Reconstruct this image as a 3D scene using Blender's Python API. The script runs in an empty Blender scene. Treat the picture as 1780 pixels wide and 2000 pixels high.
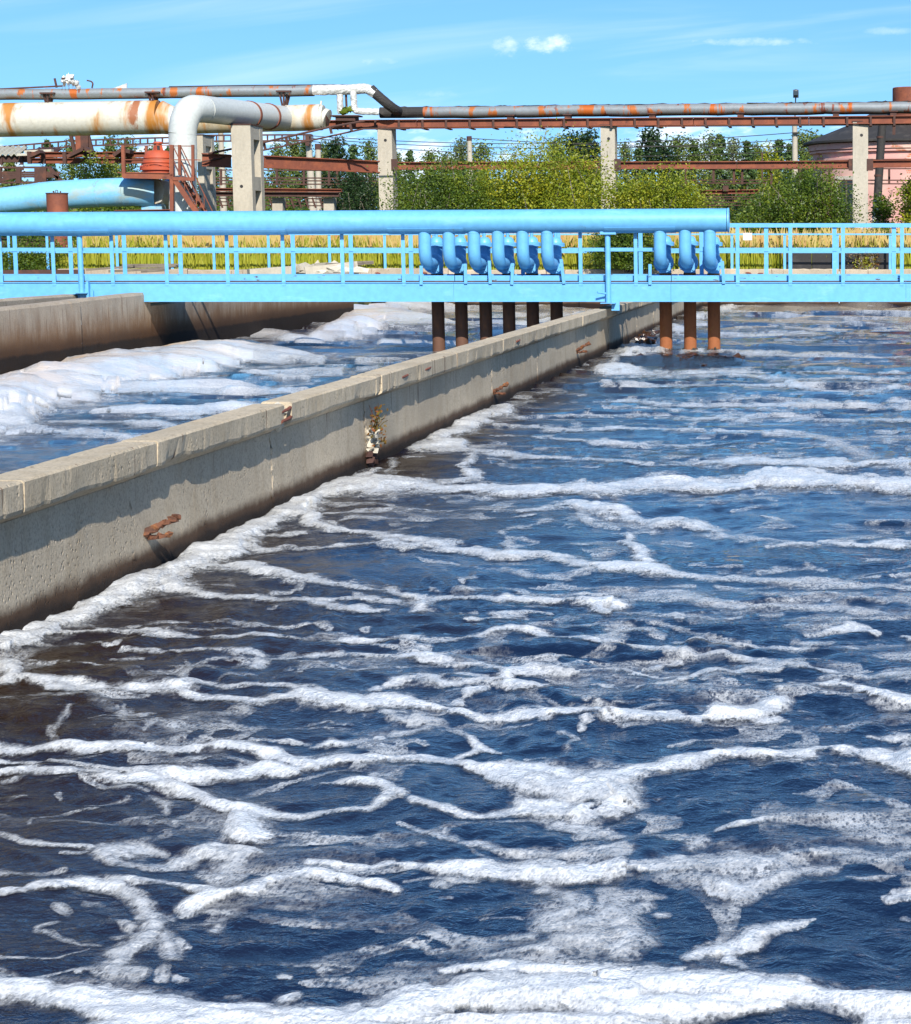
import bpy, math, random
import numpy as np
from mathutils import Vector, Matrix
random.seed(7); RNG = np.random.default_rng(11)
R = math.radians
scene = bpy.context.scene
COL = scene.collection

# ---------------------------------------------------------------- camera
F, CX, CY, HOR, CAMZ = 4200.0, 1640.0, 1000.0, 470.0, 2.0     # focal length and principal point in photo pixels
TILT = math.atan((CY - HOR) / F)
cd = bpy.data.cameras.new('camera'); cam = bpy.data.objects.new('camera', cd); COL.objects.link(cam)
cam.location = (0, 0, CAMZ); cam.rotation_euler = (math.pi / 2 - TILT, 0, 0)
cd.sensor_fit = 'AUTO'; cd.sensor_width = 36; cd.lens = F / 2000 * 36
cd.shift_x = -(CX - 890) / 2000; cd.shift_y = 0
cd.clip_start = 0.1; cd.clip_end = 9000
scene.camera = cam

# ---------------------------------------------------------------- sun, sky, exposure
SUN = Vector((0.40, -1.4, 1.0)).normalized()
sl = bpy.data.lights.new('sun', 'SUN'); so = bpy.data.objects.new('sun', sl); COL.objects.link(so)
sl.energy = 5.0; sl.angle = R(0.5); sl.color = (1.0, 0.95, 0.86)
so.rotation_euler = SUN.to_track_quat('Z', 'Y').to_euler()
SUN_EL = math.asin(SUN.z); SUN_AZ = math.atan2(SUN.x, SUN.y)
vs = scene.view_settings
vs.view_transform = 'Standard'; vs.look = 'None'; vs.gamma = 1; vs.use_curve_mapping = False; vs.exposure = 0.42

scene.render.engine = 'CYCLES'
cy = scene.cycles; cy.max_bounces = 6; cy.diffuse_bounces = 2; cy.glossy_bounces = 3; cy.transmission_bounces = 3; cy.transparent_max_bounces = 8; cy.caustics_reflective = False; cy.caustics_refractive = False

class NT:
    """small node-tree writer"""
    def __init__(s, tree): s.t = tree; s.n = tree.nodes; s.l = tree.links
    def node(s, typ, **kw):
        o = s.n.new(typ)
        for k, v in kw.items():
            if k.startswith('_'): setattr(o, k[1:], v)
            else: o.inputs[k].default_value = v
        return o
    def link(s, a, b): s.l.new(a, b); return b
    def math(s, op, a, b=None, c=None, clamp=False):
        m = s.n.new('ShaderNodeMath'); m.operation = op; m.use_clamp = clamp
        for i, x in enumerate((a, b, c)):
            if x is None: continue
            if isinstance(x, (int, float)): m.inputs[i].default_value = x
            else: s.l.new(x, m.inputs[i])
        return m.outputs[0]
    def mix(s, f, a, b, blend='MIX'):
        m = s.n.new('ShaderNodeMix'); m.data_type = 'RGBA'; m.blend_type = blend
        for sock, x in ((m.inputs[0], f), (m.inputs[6], a), (m.inputs[7], b)):
            if isinstance(x, (int, float)): sock.default_value = x
            elif isinstance(x, tuple): sock.default_value = (*x[:3], 1)
            else: s.l.new(x, sock)
        return m.outputs[2]
    def ramp(s, f, lo, hi, a=0.0, b=1.0, smooth=True):
        m = s.n.new('ShaderNodeMapRange'); m.interpolation_type = 'SMOOTHSTEP' if smooth else 'LINEAR'
        s.l.new(f, m.inputs[0])
        m.inputs[1].default_value = lo; m.inputs[2].default_value = hi
        m.inputs[3].default_value = a; m.inputs[4].default_value = b
        return m.outputs[0]
    def scaled(s, co, sc):
        m = s.n.new('ShaderNodeVectorMath'); m.operation = 'MULTIPLY'; s.l.new(co, m.inputs[0])
        m.inputs[1].default_value = sc if isinstance(sc, tuple) else (sc, sc, sc)
        return m.outputs[0]
    def noise(s, co, scale, detail=4, rough=0.55, dist=0.0):
        o = s.n.new('ShaderNodeTexNoise')
        s.l.new(s.scaled(co, scale), o.inputs['Vector'])
        o.inputs['Scale'].default_value = 1; o.inputs['Detail'].default_value = detail
        o.inputs['Roughness'].default_value = rough; o.inputs['Distortion'].default_value = dist
        return o.outputs['Fac']

world = bpy.data.worlds.new('World'); scene.world = world; world.use_nodes = True
def build_world():
    t = NT(world.node_tree); t.n.clear()
    out = t.node('ShaderNodeOutputWorld'); bg = t.node('ShaderNodeBackground')
    bg.inputs['Strength'].default_value = 0.125
    co = t.node('ShaderNodeTexCoord').outputs['Generated']
    # the photograph's sky is a deep cyan right down to the trees: the clear-air sky is read a little above the true horizon
    up = t.node('ShaderNodeVectorMath', _operation='ADD'); t.link(co, up.inputs[0]); up.inputs[1].default_value = (0, 0, 0.145)
    nrm = t.node('ShaderNodeVectorMath', _operation='NORMALIZE'); t.link(up.outputs[0], nrm.inputs[0])
    sky = t.node('ShaderNodeTexSky'); sky.sky_type = 'NISHITA'; sky.sun_disc = False
    sky.sun_elevation = SUN_EL; sky.sun_rotation = SUN_AZ
    sky.altitude = 100; sky.air_density = 1.0; sky.dust_density = 0.3; sky.ozone_density = 2.0
    t.link(nrm.outputs[0], sky.inputs['Vector'])
    hs = t.node('ShaderNodeHueSaturation'); hs.inputs['Saturation'].default_value = 1.26; t.link(sky.outputs[0], hs.inputs['Color'])
    tint = t.mix(1.0, hs.outputs[0], (.98, 1.09, 1.13), 'MULTIPLY')
    sep = t.node('ShaderNodeSeparateXYZ'); t.link(co, sep.inputs[0])
    az = t.math('ARCTAN2', sep.outputs[0], sep.outputs[1]); el = t.math('ARCSINE', sep.outputs[2])
    # thin cirrus streaks, drifting up towards the right
    cxyz = t.node('ShaderNodeCombineXYZ'); t.link(az, cxyz.inputs[0]); t.link(t.math('SUBTRACT', el, t.math('MULTIPLY', az, 0.12)), cxyz.inputs[1])
    n1 = t.noise(cxyz.outputs[0], (3.2, 38.0, 1), 5, 0.55, 0.6)
    cir = t.ramp(n1, 0.46, 0.85, 0, 0.34)
    # small cumulus puffs: low bank over the trees and three little clouds
    n2 = t.noise(cxyz.outputs[0], (130, 210, 1), 7, 0.62)
    bank = t.math('MULTIPLY', t.ramp(el, 0.062, 0.046), t.ramp(t.noise(cxyz.outputs[0], (22, 60, 1), 5, 0.6), 0.47, 0.62, 0, 0.75))
    puffs = None
    for (px, py, rx, ry, s) in ((1000, 105, 34, 22, .6), (1082, 98, 54, 20, 1.0), (733, 135, 26, 9, .4), (775, 133, 30, 8, .3), (1470, 92, 130, 9, .45), (1740, 72, 60, 9, .3), (860, 195, 60, 9, .2)):
        a0 = math.atan((px - CX) / F); e0 = math.atan((HOR - py) / F)
        dx = t.math('DIVIDE', t.math('SUBTRACT', az, a0), rx / F); dy = t.math('DIVIDE', t.math('SUBTRACT', el, e0), ry / F)
        d = t.math('ADD', t.math('MULTIPLY', dx, dx), t.math('MULTIPLY', dy, dy))
        v = t.math('ADD', t.math('SUBTRACT', 1.0, d), t.math('MULTIPLY', t.math('SUBTRACT', n2, 0.5), 3.2))
        v = t.ramp(v, -0.2, 2.2, 0, s*.9)
        puffs = v if puffs is None else t.math('MAXIMUM', puffs, v)
    cl = t.math('MAXIMUM', t.math('MAXIMUM', cir, bank), puffs)
    col = t.mix(cl, tint, (8.6, 9.0, 9.6))
    t.link(col, bg.inputs['Color']); t.link(bg.outputs[0], out.inputs['Surface'])
build_world()

# ---------------------------------------------------------------- pixel -> place helpers (used once, to survey the site)
_ct, _st = math.cos(TILT), math.sin(TILT)
def ray(x, y):
    a, b = (x - CX) / F, -(y - CY) / F
    return Vector((a, b * _st + _ct, b * _ct - _st))
def P(x, y, Y): d = ray(x, y); return Vector((0, 0, CAMZ)) + d * (Y / d.y)
def onz(x, y, z=0.0): d = ray(x, y); return Vector((0, 0, CAMZ)) + d * ((z - CAMZ) / d.z)
def atX(x, y, X): d = ray(x, y); return Vector((0, 0, CAMZ)) + d * (X / d.x)
def proj(X, Y, Z):
    dz = Z - CAMZ; dep = Y * _ct - dz * _st; upc = Y * _st + dz * _ct
    return CX + F * X / dep, CY - F * upc / dep
def m(px, Y): return px * Y / F

# ---------------------------------------------------------------- objects
ORG = {}
def empty(name, loc, label=None, cat=None, group=None):
    o = bpy.data.objects.new(name, None); COL.objects.link(o); o.location = loc; o.empty_display_size = .2
    ORG[o.name] = Vector(loc); tag(o, label, cat, group); return o
def tag(o, label=None, cat=None, group=None, kind=None):
    if label: o['label'] = label
    if cat: o['category'] = cat
    if group: o['group'] = group
    if kind: o['kind'] = kind
    return o
def link_mesh(name, me, mats, parent):
    for mt in (mats if isinstance(mats, (list, tuple)) else [mats]): me.materials.append(mt)
    o = bpy.data.objects.new(name, me); COL.objects.link(o)
    if parent is not None: o.parent = parent; ORG[o.name] = ORG[parent.name]
    return o
class MB:
    def __init__(s): s.v = []; s.f = []; s.mi = []; s.k = 0
    def add(s, vs, fs):
        b = len(s.v); s.v += [tuple(p) for p in vs]; s.f += [tuple(b + i for i in f) for f in fs]; s.mi += [s.k] * len(fs)
        return s
    def box(s, x0, x1, y0, y1, z0, z1):
        v = [(x0,y0,z0),(x1,y0,z0),(x1,y1,z0),(x0,y1,z0),(x0,y0,z1),(x1,y0,z1),(x1,y1,z1),(x0,y1,z1)]
        return s.add(v, [(0,3,2,1),(4,5,6,7),(0,1,5,4),(1,2,6,5),(2,3,7,6),(3,0,4,7)])
    def beam(s, A, B, w, h, up=(0, 0, 1)):
        A, B = Vector(A), Vector(B); d = (B - A).normalized(); u = Vector(up)
        if abs(d.dot(u)) > .97: u = Vector((0, 1, 0))
        r = d.cross(u).normalized() * (w / 2); q = r.cross(d).normalized() * (h / 2)
        v = [A-r-q, A+r-q, A+r+q, A-r+q, B-r-q, B+r-q, B+r+q, B-r+q]
        return s.add(v, [(0,3,2,1),(4,5,6,7),(0,1,5,4),(1,2,6,5),(2,3,7,6),(3,0,4,7)][0:6])
    def ibeam(s, A, B, w, h, t=.02):
        A, B = Vector(A), Vector(B); z = Vector((0, 0, h / 2 - t / 2))
        s.beam(A + z, B + z, w, t); s.beam(A - z, B - z, w, t); s.beam(A, B, t, h - 2 * t - .002); return s
    def tube(s, pts, r, n=16, caps=True, wob=0.0, seg=0):
        pts = [Vector(p) for p in pts]
        if seg:
            q = []
            for a, b in zip(pts, pts[1:]):
                k = max(1, int((b - a).length / seg))
                q += [a.lerp(b, i / k) for i in range(k)]
            pts = q + [pts[-1]]
        rs = r if isinstance(r, (list, tuple)) else [r] * len(pts)
        b = len(s.v); prev = None
        for i, p in enumerate(pts):
            d = ((pts[min(i + 1, len(pts) - 1)] - pts[max(i - 1, 0)])).normalized()
            if prev is None:
                u = Vector((0, 0, 1)) if abs(d.z) < .9 else Vector((0, 1, 0))
            else: u = prev
            x = d.cross(u).normalized(); u = x.cross(d).normalized(); prev = u
            rr = rs[i]
            for k in range(n):
                a = 2 * math.pi * k / n; q = rr * (1 + (random.uniform(-wob, wob) if wob else 0))
                s.v.append(tuple(p + x * (math.cos(a) * q) + u * (math.sin(a) * q)))
        nf = len(s.f)
        for i in range(len(pts) - 1):
            for k in range(n):
                k2 = (k + 1) % n
                s.f.append((b + i*n + k, b + i*n + k2, b + (i+1)*n + k2, b + (i+1)*n + k))
        if caps:
            s.f.append(tuple(b + k for k in reversed(range(n)))); e = b + (len(pts) - 1) * n
            s.f.append(tuple(e + k for k in range(n)))
        s.mi += [s.k] * (len(s.f) - nf); return s
    def cyl(s, A, B, r, n=16): return s.tube([A, B], r, n)
    def lathe(s, c, prof, n=24):
        c = Vector(c); b = len(s.v); nf = len(s.f)
        for r, z in prof:
            for k in range(n):
                a = 2 * math.pi * k / n; s.v.append((c.x + r * math.cos(a), c.y + r * math.sin(a), c.z + z))
        for i in range(len(prof) - 1):
            for k in range(n):
                k2 = (k + 1) % n; s.f.append((b+i*n+k, b+i*n+k2, b+(i+1)*n+k2, b+(i+1)*n+k))
        s.f.append(tuple(b + k for k in reversed(range(n)))); e = b + (len(prof)-1)*n
        s.f.append(tuple(e + k for k in range(n)))
        s.mi += [s.k] * (len(s.f) - nf); return s
    def lump(s, c, r, n=2, jit=.25):
        import bmesh
        bm = bmesh.new(); bmesh.ops.create_icosphere(bm, subdivisions=n, radius=1)
        c = Vector(c); r = Vector(r) if not isinstance(r, (int, float)) else Vector((r, r, r))
        ph = [random.uniform(0, 6) for _ in range(3)]
        vs = []
        for v in bm.verts:
            k = 1 + jit * (math.sin(v.co.x*3.1+ph[0]) * math.sin(v.co.y*3.7+ph[1]) + .6*math.sin(v.co.z*6+ph[2]) + random.uniform(-.3, .3))
            vs.append(c + Vector((v.co.x*r.x, v.co.y*r.y, v.co.z*r.z)) * k)
        s.add(vs, [[v.index for v in f.verts] for f in bm.faces]); bm.free(); return s
    def build(s, name, mats, parent=None, smooth=False, angle=40, kind=None):
        o0 = ORG[parent.name] if parent is not None else Vector((0, 0, 0))
        me = bpy.data.meshes.new(name)
        me.from_pydata([(p[0]-o0.x, p[1]-o0.y, p[2]-o0.z) for p in s.v], [], s.f)
        if len(set(s.mi)) > 1: me.polygons.foreach_set('material_index', s.mi)
        me.update()
        if smooth:
            me.polygons.foreach_set('use_smooth', [True] * len(me.polygons))
            me.set_sharp_from_angle(angle=R(angle))
        o = link_mesh(name, me, mats, parent)
        if kind: o['kind'] = kind
        return o
def one(name, mb, mat, label, cat, group=None, smooth=False):
    return tag(mb.build(name, mat, None, smooth), label, cat, group)
def np_mesh(name, verts, quads, mats, parent=None, smooth=False):
    me = bpy.data.meshes.new(name); nv, nq = len(verts), len(quads); k = quads.shape[1]
    o0 = np.array(ORG[parent.name]) if parent is not None else np.zeros(3)
    me.vertices.add(nv); me.vertices.foreach_set('co', (verts - o0).astype(np.float32).ravel())
    me.loops.add(nq * k); me.loops.foreach_set('vertex_index', quads.astype(np.int32).ravel())
    me.polygons.add(nq); me.polygons.foreach_set('loop_start', np.arange(0, nq * k, k, dtype=np.int32))
    if smooth: me.polygons.foreach_set('use_smooth', np.ones(nq, dtype=bool))
    me.update(calc_edges=True); me.validate()
    return link_mesh(name, me, mats, parent)
def copy_tree(o, parent=None):
    c = o.copy(); COL.objects.link(c)
    if parent is not None: c.parent = parent
    for ch in o.children: copy_tree(ch, c)
    return c
def arc(c, a, b, r, a0, a1, k=8):
    """points of an arc about c in the plane of unit vectors a, b"""
    c, a, b = Vector(c), Vector(a), Vector(b)
    return [c + a * (r * math.cos(a0 + (a1-a0)*i/k)) + b * (r * math.sin(a0 + (a1-a0)*i/k)) for i in range(k + 1)]
def fillet(pts, rad, k=7):
    """round the corners of a polyline"""
    pts = [Vector(p) for p in pts]; out = [pts[0]]
    for i in range(1, len(pts) - 1):
        p = pts[i]; a = (pts[i-1] - p); b = (pts[i+1] - p)
        r = min(rad, a.length * .49, b.length * .49); A = p + a.normalized() * r; B = p + b.normalized() * r
        for j in range(k + 1):
            t = j / k; out.append(A * (1-t)**2 + p * (2*t*(1-t)) + B * t**2)
    return out + [pts[-1]]

# ---------------------------------------------------------------- materials
MATS = {}
def mat(name, base, rough=.6, metal=0.0, layers=(), bump=0.0, bscale=20.0, spec=.4, world_co=False):
    """layers: (colour, noise scale xyz, lo, hi, strength[, detail])"""
    mt = bpy.data.materials.new(name); mt.use_nodes = True; t = NT(mt.node_tree); t.n.clear()
    out = t.node('ShaderNodeOutputMaterial'); bs = t.node('ShaderNodeBsdfPrincipled')
    co = t.node('ShaderNodeTexCoord').outputs['Object'] if not world_co else t.node('ShaderNodeNewGeometry').outputs['Position']
    c = base; first = True
    fine = t.noise(co, 9.0, 6, .6)
    c = t.mix(t.ramp(fine, .3, .7, 0, .35), base, tuple(x * .62 for x in base))
    for L in layers:
        n = t.noise(co, L[1], L[5] if len(L) > 5 else 5, .62)
        c = t.mix(t.ramp(n, L[2], L[3], 0, L[4]), c, L[0])
    t.link(c, bs.inputs['Base Color']) if not isinstance(c, tuple) else None
    bs.inputs['Roughness'].default_value = rough; bs.inputs['Metallic'].default_value = metal
    bs.inputs['Specular IOR Level'].default_value = spec
    if bump:
        b = t.node('ShaderNodeBump'); b.inputs['Strength'].default_value = bump; b.inputs['Distance'].default_value = .02
        t.link(t.noise(co, bscale, 6, .65), b.inputs['Height']); t.link(b.outputs[0], bs.inputs['Normal'])
    t.link(bs.outputs[0], out.inputs['Surface']); MATS[name] = mt; return mt
RUST1, RUST2, RUST3 = (.17, .055, .03), (.42, .12, .02), (.07, .03, .022)
m_blue = mat('blue_paint', (.14, .43, .74), .42, 0, (((.09, .36, .70), (.8, .8, .8), .5, .75, .3), ((.24, .54, .76), (1.4, 1.4, 5), .56, .72, .5), ((.15, .12, .09), (2.6, 2.6, 1.4), .675, .73, .6)), .08, 7, .5)
m_blue_dirty = mat('blue_paint_chipped', (.14, .42, .70), .45, 0, (((.13, .38, .58), (3, 3, 5), .5, .65, .4), ((.09, .055, .03), (5, 5, 16), .645, .66, .95)), .12, 20)
m_blue_old = mat('old_blue_paint', (.20, .50, .74), .5, 0, (((.34, .38, .30), (.7, .7, 1.6), .50, .66, .75), ((.20, .13, .06), (1.8, 1.8, .9), .62, .72, .6)), .08, 5)
m_cream = mat('cream_paint_rust', (.60, .57, .48), .5, 0, (((.47, .32, .12), (.38, .1, .14), .50, .64, .7), ((.44, .17, .02), (.70, .10, .16), .53, .62, .95), ((.30, .08, .015), (1.1, .3, .4), .61, .68, .9), ((.24, .16, .09), (3, 3, .6), .56, .70, .5)), .05, 5)
m_grey = mat('pale_grey_paint', (.55, .57, .54), .45, 0, (((.40, .31, .18), (1.1, .4, .3), .60, .72, .45), ((.32, .13, .04), (3.0, 3.0, 1.0), .70, .76, .6)), .05, 5)
m_galv = mat('galvanised_rust', (.29, .31, .315), .42, .3, (((.24, .25, .25), (2, 2, 6), .42, .66, .7), ((.50, .14, .02), (1.9, .7, .9), .535, .60, .92, 9), ((.52, .12, .012), (.8, .12, .15), .57, .60, .95, 8), ((.22, .045, .015), (3.4, .8, 1.2), .60, .66, .85)), .05, 8)
m_tar = mat('black_tar_felt', (.035, .032, .03), .75, 0, (((.09, .08, .07), (2, 2, 2), .5, .7, .5),), .5, 12)
m_foil = mat('white_foil_wrap', (.56, .55, .51), .42, .15, (((.30, .20, .10), (1.5, 1.5, 2.5), .60, .72, .6), ((.85, .85, .82), (6, 6, 6), .5, .6, .6)), .9, 9)
m_rust = mat('rust_red_steel', (.20, .062, .035), .75, 0, (((.30, .09, .04), (2, 2, 2), .45, .65, .6), (RUST3, (3, 3, 5), .58, .72, .6)), .25, 18)
m_rustd = mat('rust_dark_steel', (.075, .036, .028), .8, 0, (((.16, .06, .035), (2.5, 2.5, 2.5), .5, .7, .6),), .25, 18)
m_rusto = mat('rust_orange_steel', (.30, .10, .035), .8, 0, (((.14, .055, .03), (4, 4, 2), .48, .66, .7), ((.36, .15, .04), (9, 9, 9), .55, .7, .5)), .4, 25)
m_rustb = mat('flaking_rust', (.16, .065, .035), .9, 0, (((.30, .12, .04), (14, 14, 14), .5, .65, .8), ((.06, .03, .022), (9, 9, 20), .5, .65, .8)), .6, 40)
m_brownpipe = mat('brown_riser_steel', (.13, .062, .038), .75, 0, (((.25, .10, .035), (3, 3, 1.6), .5, .7, .7), ((.07, .045, .03), (6, 6, 4), .52, .68, .6)), .3, 25)
m_primer = mat('red_primer', (.46, .085, .035), .6, 0, (((.34, .07, .04), (3, 3, 3), .5, .7, .5),), .1, 10)
m_conc = mat('pale_concrete', (.47, .42, .335), .85, 0, (((.32, .29, .235), (1.2, 1.2, .5), .42, .66, .7), ((.20, .18, .15), (7, 7, 1.0), .60, .72, .6), ((.40, .20, .07), (5, 5, .5), .64, .72, .55)), .45, 14)
m_white = mat('white_plate', (.85, .85, .84), .5)
m_wood = mat('grey_weathered_wood', (.20, .165, .125), .85, 0, (((.09, .07, .055), (1.2, 14, 14), .45, .65, .7),), .5, 14)
m_black = mat('black_rubber', (.022, .02, .02), .6, 0, (((.05, .045, .04), (2, 2, 4), .5, .7, .6),), .2, 8)
m_bark = mat('grey_bark', (.16, .13, .10), .9, 0, (((.40, .38, .34), (4, 4, 9), .5, .6, .5),), .4, 20)
m_asb = mat('grey_corrugated', (.50, .47, .38), .85, 0, (((.30, .27, .21), (2, 2, 2), .45, .65, .6),), .2, 12)
m_steel = mat('grey_lamp_metal', (.12, .12, .12), .5, .3)
m_glass = mat('dusty_window_glass', (.03, .04, .045), .15, 0, (), 0, 10, .6)
m_wire = mat('dark_cable', (.06, .055, .05), .7)

def concrete_basin(name, base, stain_top, wet_top, warm=0.0):
    """cast concrete with pits and a wet brown tide band above the water (z = 0)"""
    mt = bpy.data.materials.new(name); mt.use_nodes = True; t = NT(mt.node_tree); t.n.clear()
    out = t.node('ShaderNodeOutputMaterial'); bs = t.node('ShaderNodeBsdfPrincipled')
    co = t.node('ShaderNodeNewGeometry').outputs['Position']
    sep = t.node('ShaderNodeSeparateXYZ'); t.link(co, sep.inputs[0])
    big = t.noise(co, .9, 5, .6); mid = t.noise(co, (5, 5, 2.2), 6, .65); fin = t.noise(co, 55, 5, .7)
    streak = t.noise(co, (16, 16, .7), 3, .5)
    c = t.mix(t.ramp(big, .3, .7), base, tuple(x * .78 for x in base))
    c = t.mix(t.ramp(mid, .45, .68, 0, .55), c, (base[0]*.7, base[1]*.66, base[2]*.6))
    c = t.mix(t.ramp(fin, .45, .68, 0, .6), c, tuple(x * .38 for x in base))
    c = t.mix(t.ramp(t.noise(co, (2.2, 2.2, 1.4), 4, .6), .62, .78, 0, .35), c, (base[0]*1.2, base[1]*.98, base[2]*.72))
    c = t.mix(t.math('MULTIPLY', t.ramp(streak, .66, .70, 0, .75), t.ramp(sep.outputs[2], .30, .52)), c, (.10, .045, .022))
    zz = t.math('ADD', sep.outputs[2], t.math('MULTIPLY', t.math('SUBTRACT', t.noise(co, (2.5, 2.5, 3.5), 5, .65), .5), .11))
    if warm:
        zw = t.math('ADD', sep.outputs[2], t.math('MULTIPLY', t.math('SUBTRACT', t.noise(co, (3.2, 3.2, .9), 6, .7), .5), .9))
        c = t.mix(t.ramp(zw, .98, .42, 0, warm), c, (.17, .085, .036))
    c = t.mix(t.ramp(zz, stain_top, wet_top, 0, .96), c, (.06, .028, .012))
    c = t.mix(t.ramp(zz, wet_top + .01, wet_top - .06, 0, .97), c, (.014, .008, .005))
    t.link(c, bs.inputs['Base Color']); bs.inputs['Roughness'].default_value = .85; bs.inputs['Specular IOR Level'].default_value = .25
    vor = t.node('ShaderNodeTexVoronoi'); t.link(t.scaled(co, 26), vor.inputs['Vector']); vor.inputs['Scale'].default_value = 1
    pit = t.math('MULTIPLY', t.ramp(vor.outputs['Distance'], .0, .34, -1, 0), t.ramp(t.noise(co, 2.0, 3, .6), .48, .62))
    h = t.math('ADD', t.math('MULTIPLY', fin, .35), t.math('ADD', t.math('MULTIPLY', mid, .5), t.math('MULTIPLY', pit, .8)))
    b = t.node('ShaderNodeBump'); b.inputs['Strength'].default_value = 1.0; b.inputs['Distance'].default_value = .016
    t.link(h, b.inputs['Height']); t.link(b.outputs[0], bs.inputs['Normal'])
    t.link(bs.outputs[0], out.inputs['Surface']); return mt
m_wall = concrete_basin('dividing_wall_concrete', (.53, .44, .32), .20, .11)
m_cap = concrete_basin('coping_concrete', (.58, .48, .34), -.5, -.6)
m_wall2 = concrete_basin('channel_wall_concrete', (.47, .385, .29), .62, .34, .9)
m_mortar = mat('white_mortar', (.60, .55, .45), .9, 0, (((.40, .26, .12), (6, 6, 6), .55, .7, .6),), .8, 30, .2)

def foliage(name, cols, trans=.3):
    mt = bpy.data.materials.new(name); mt.use_nodes = True; t = NT(mt.node_tree); t.n.clear()
    out = t.node('ShaderNodeOutputMaterial')
    rnd = t.node('ShaderNodeNewGeometry').outputs['Random Per Island']
    pos = t.node('ShaderNodeNewGeometry').outputs['Position']
    rnd = t.math('ADD', t.math('MULTIPLY', rnd, .45), t.math('MULTIPLY', t.ramp(t.noise(pos, 1.1, 4, .6), .3, .7, 0, 1, False), .55))
    cr = t.node('ShaderNodeValToRGB'); t.link(rnd, cr.inputs[0]); e = cr.color_ramp.elements
    e[0].position = 0; e[0].color = (*cols[0], 1); e[1].position = 1; e[1].color = (*cols[-1], 1)
    for i, c in enumerate(cols[1:-1]):
        q = e.new((i + 1) / (len(cols) - 1)); q.color = (*c, 1)
    d = t.node('ShaderNodeBsdfPrincipled'); d.inputs['Roughness'].default_value = .45; d.inputs['Specular IOR Level'].default_value = .35
    tr = t.node('ShaderNodeBsdfTranslucent'); t.link(cr.outputs[0], d.inputs['Base Color']); t.link(cr.outputs[0], tr.inputs['Color'])
    mx = t.node('ShaderNodeMixShader'); mx.inputs[0].default_value = trans
    t.link(d.outputs[0], mx.inputs[1]); t.link(tr.outputs[0], mx.inputs[2]); t.link(mx.outputs[0], out.inputs['Surface'])
    return mt
m_leaf_y = foliage('yellowing_leaves', [(.07, .12, .012), (.14, .20, .015), (.24, .28, .02), (.34, .34, .022), (.48, .38, .03)])
m_leaf_g = foliage('green_leaves', [(.022, .055, .010), (.06, .11, .013), (.13, .185, .016), (.26, .29, .022)])
m_leaf_d = foliage('dark_green_leaves', [(.015, .038, .012), (.025, .055, .016), (.045, .08, .02)])
m_leaf_b = foliage('birch_leaves', [(.06, .11, .03), (.10, .16, .035), (.17, .21, .045), (.24, .25, .06)])
m_leaf_p = foliage('pale_leaves', [(.09, .13, .05), (.16, .20, .08), (.22, .24, .11)])
m_leaf_s = foliage('spruce_needles', [(.04, .085, .03), (.07, .12, .035), (.10, .15, .045)], .1)
m_grass = foliage('grass_blades', [(.20, .26, .02), (.34, .38, .03), (.46, .44, .05), (.26, .30, .025)], .35)
m_seed = foliage('dry_grass_heads', [(.50, .22, .09), (.56, .36, .13), (.60, .46, .17), (.46, .42, .10)], .3)
m_redweed = foliage('red_weed', [(.30, .04, .02), (.14, .12, .02), (.36, .10, .03)], .3)
# ================================================================ SETTING
WX, WBACK = -4.19, -4.285                 # faces of the dividing wall
FARY, FARZ = 66.4, 1.14                  # far edge of the basins
BR0, BR1 = 37.9, 39.7                    # near and far side of the bridge

def simple_ground():
    mt = mat('ground_soil', (.13, .12, .05), .95, 0, (((.20, .19, .05), (.5, .5, .5), .45, .65, .7), ((.10, .07, .04), (.15, .15, .15), .5, .7, .6)), .4, 3)
    mb = MB()
    def sheet(x0, x1, y0, y1, z): mb.add([(x0,y0,z),(x1,y0,z),(x1,y1,z),(x0,y1,z)], [(0,1,2,3)])
    sheet(-3000, 3000, FARY + .5, 6000, 1.08)
    sheet(-3000, -14.4, -30, FARY + .5, .80); sheet(32, 3000, -30, FARY + .5, 1.0)
    sheet(-14.4, 32, -30, 3.0, .30)
    mb.add([(-14.4,3,.3),(32,3,.3),(32,3,-1),(-14.4,3,-1)], [(0,1,2,3)]); mb.add([(32,3,1),(32,FARY+.5,1),(32,FARY+.5,-1),(32,3,-1)], [(0,1,2,3)]); mb.add([(-14.4,3,.8),(-14.4,FARY+.5,.8),(-14.4,FARY+.5,-1),(-14.4,3,-1)], [(0,1,2,3)])
    tag(mb.build('ground', mt), kind='structure')
simple_ground()

# ---- value noise on numpy arrays
def vnoise(x, y, seed=0):
    xi = np.floor(x).astype(np.int64); yi = np.floor(y).astype(np.int64); fx = x - xi; fy = y - yi
    fx = fx*fx*fx*(fx*(fx*6-15)+10); fy = fy*fy*fy*(fy*(fy*6-15)+10)
    def h(a, b):
        n = (a * 374761393 + b * 668265263 + seed * 974634777) & 0x7fffffff
        n = ((n ^ (n >> 13)) * 1274126177) & 0x7fffffff
        return ((n ^ (n >> 16)) & 0xffff) / 65535.0
    a, b, c, d = h(xi, yi), h(xi+1, yi), h(xi, yi+1), h(xi+1, yi+1)
    return (a*(1-fx)+b*fx)*(1-fy) + (c*(1-fx)+d*fx)*fy
def fbm(x, y, o=4, seed=0):
    s = 0; a = .5; t = 0
    for i in range(o):
        s = s + a * vnoise(x * 2**i + 17.3*i, y * 2**i + 9.1*i, seed + i); t += a; a *= .55
    return s / t

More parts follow.
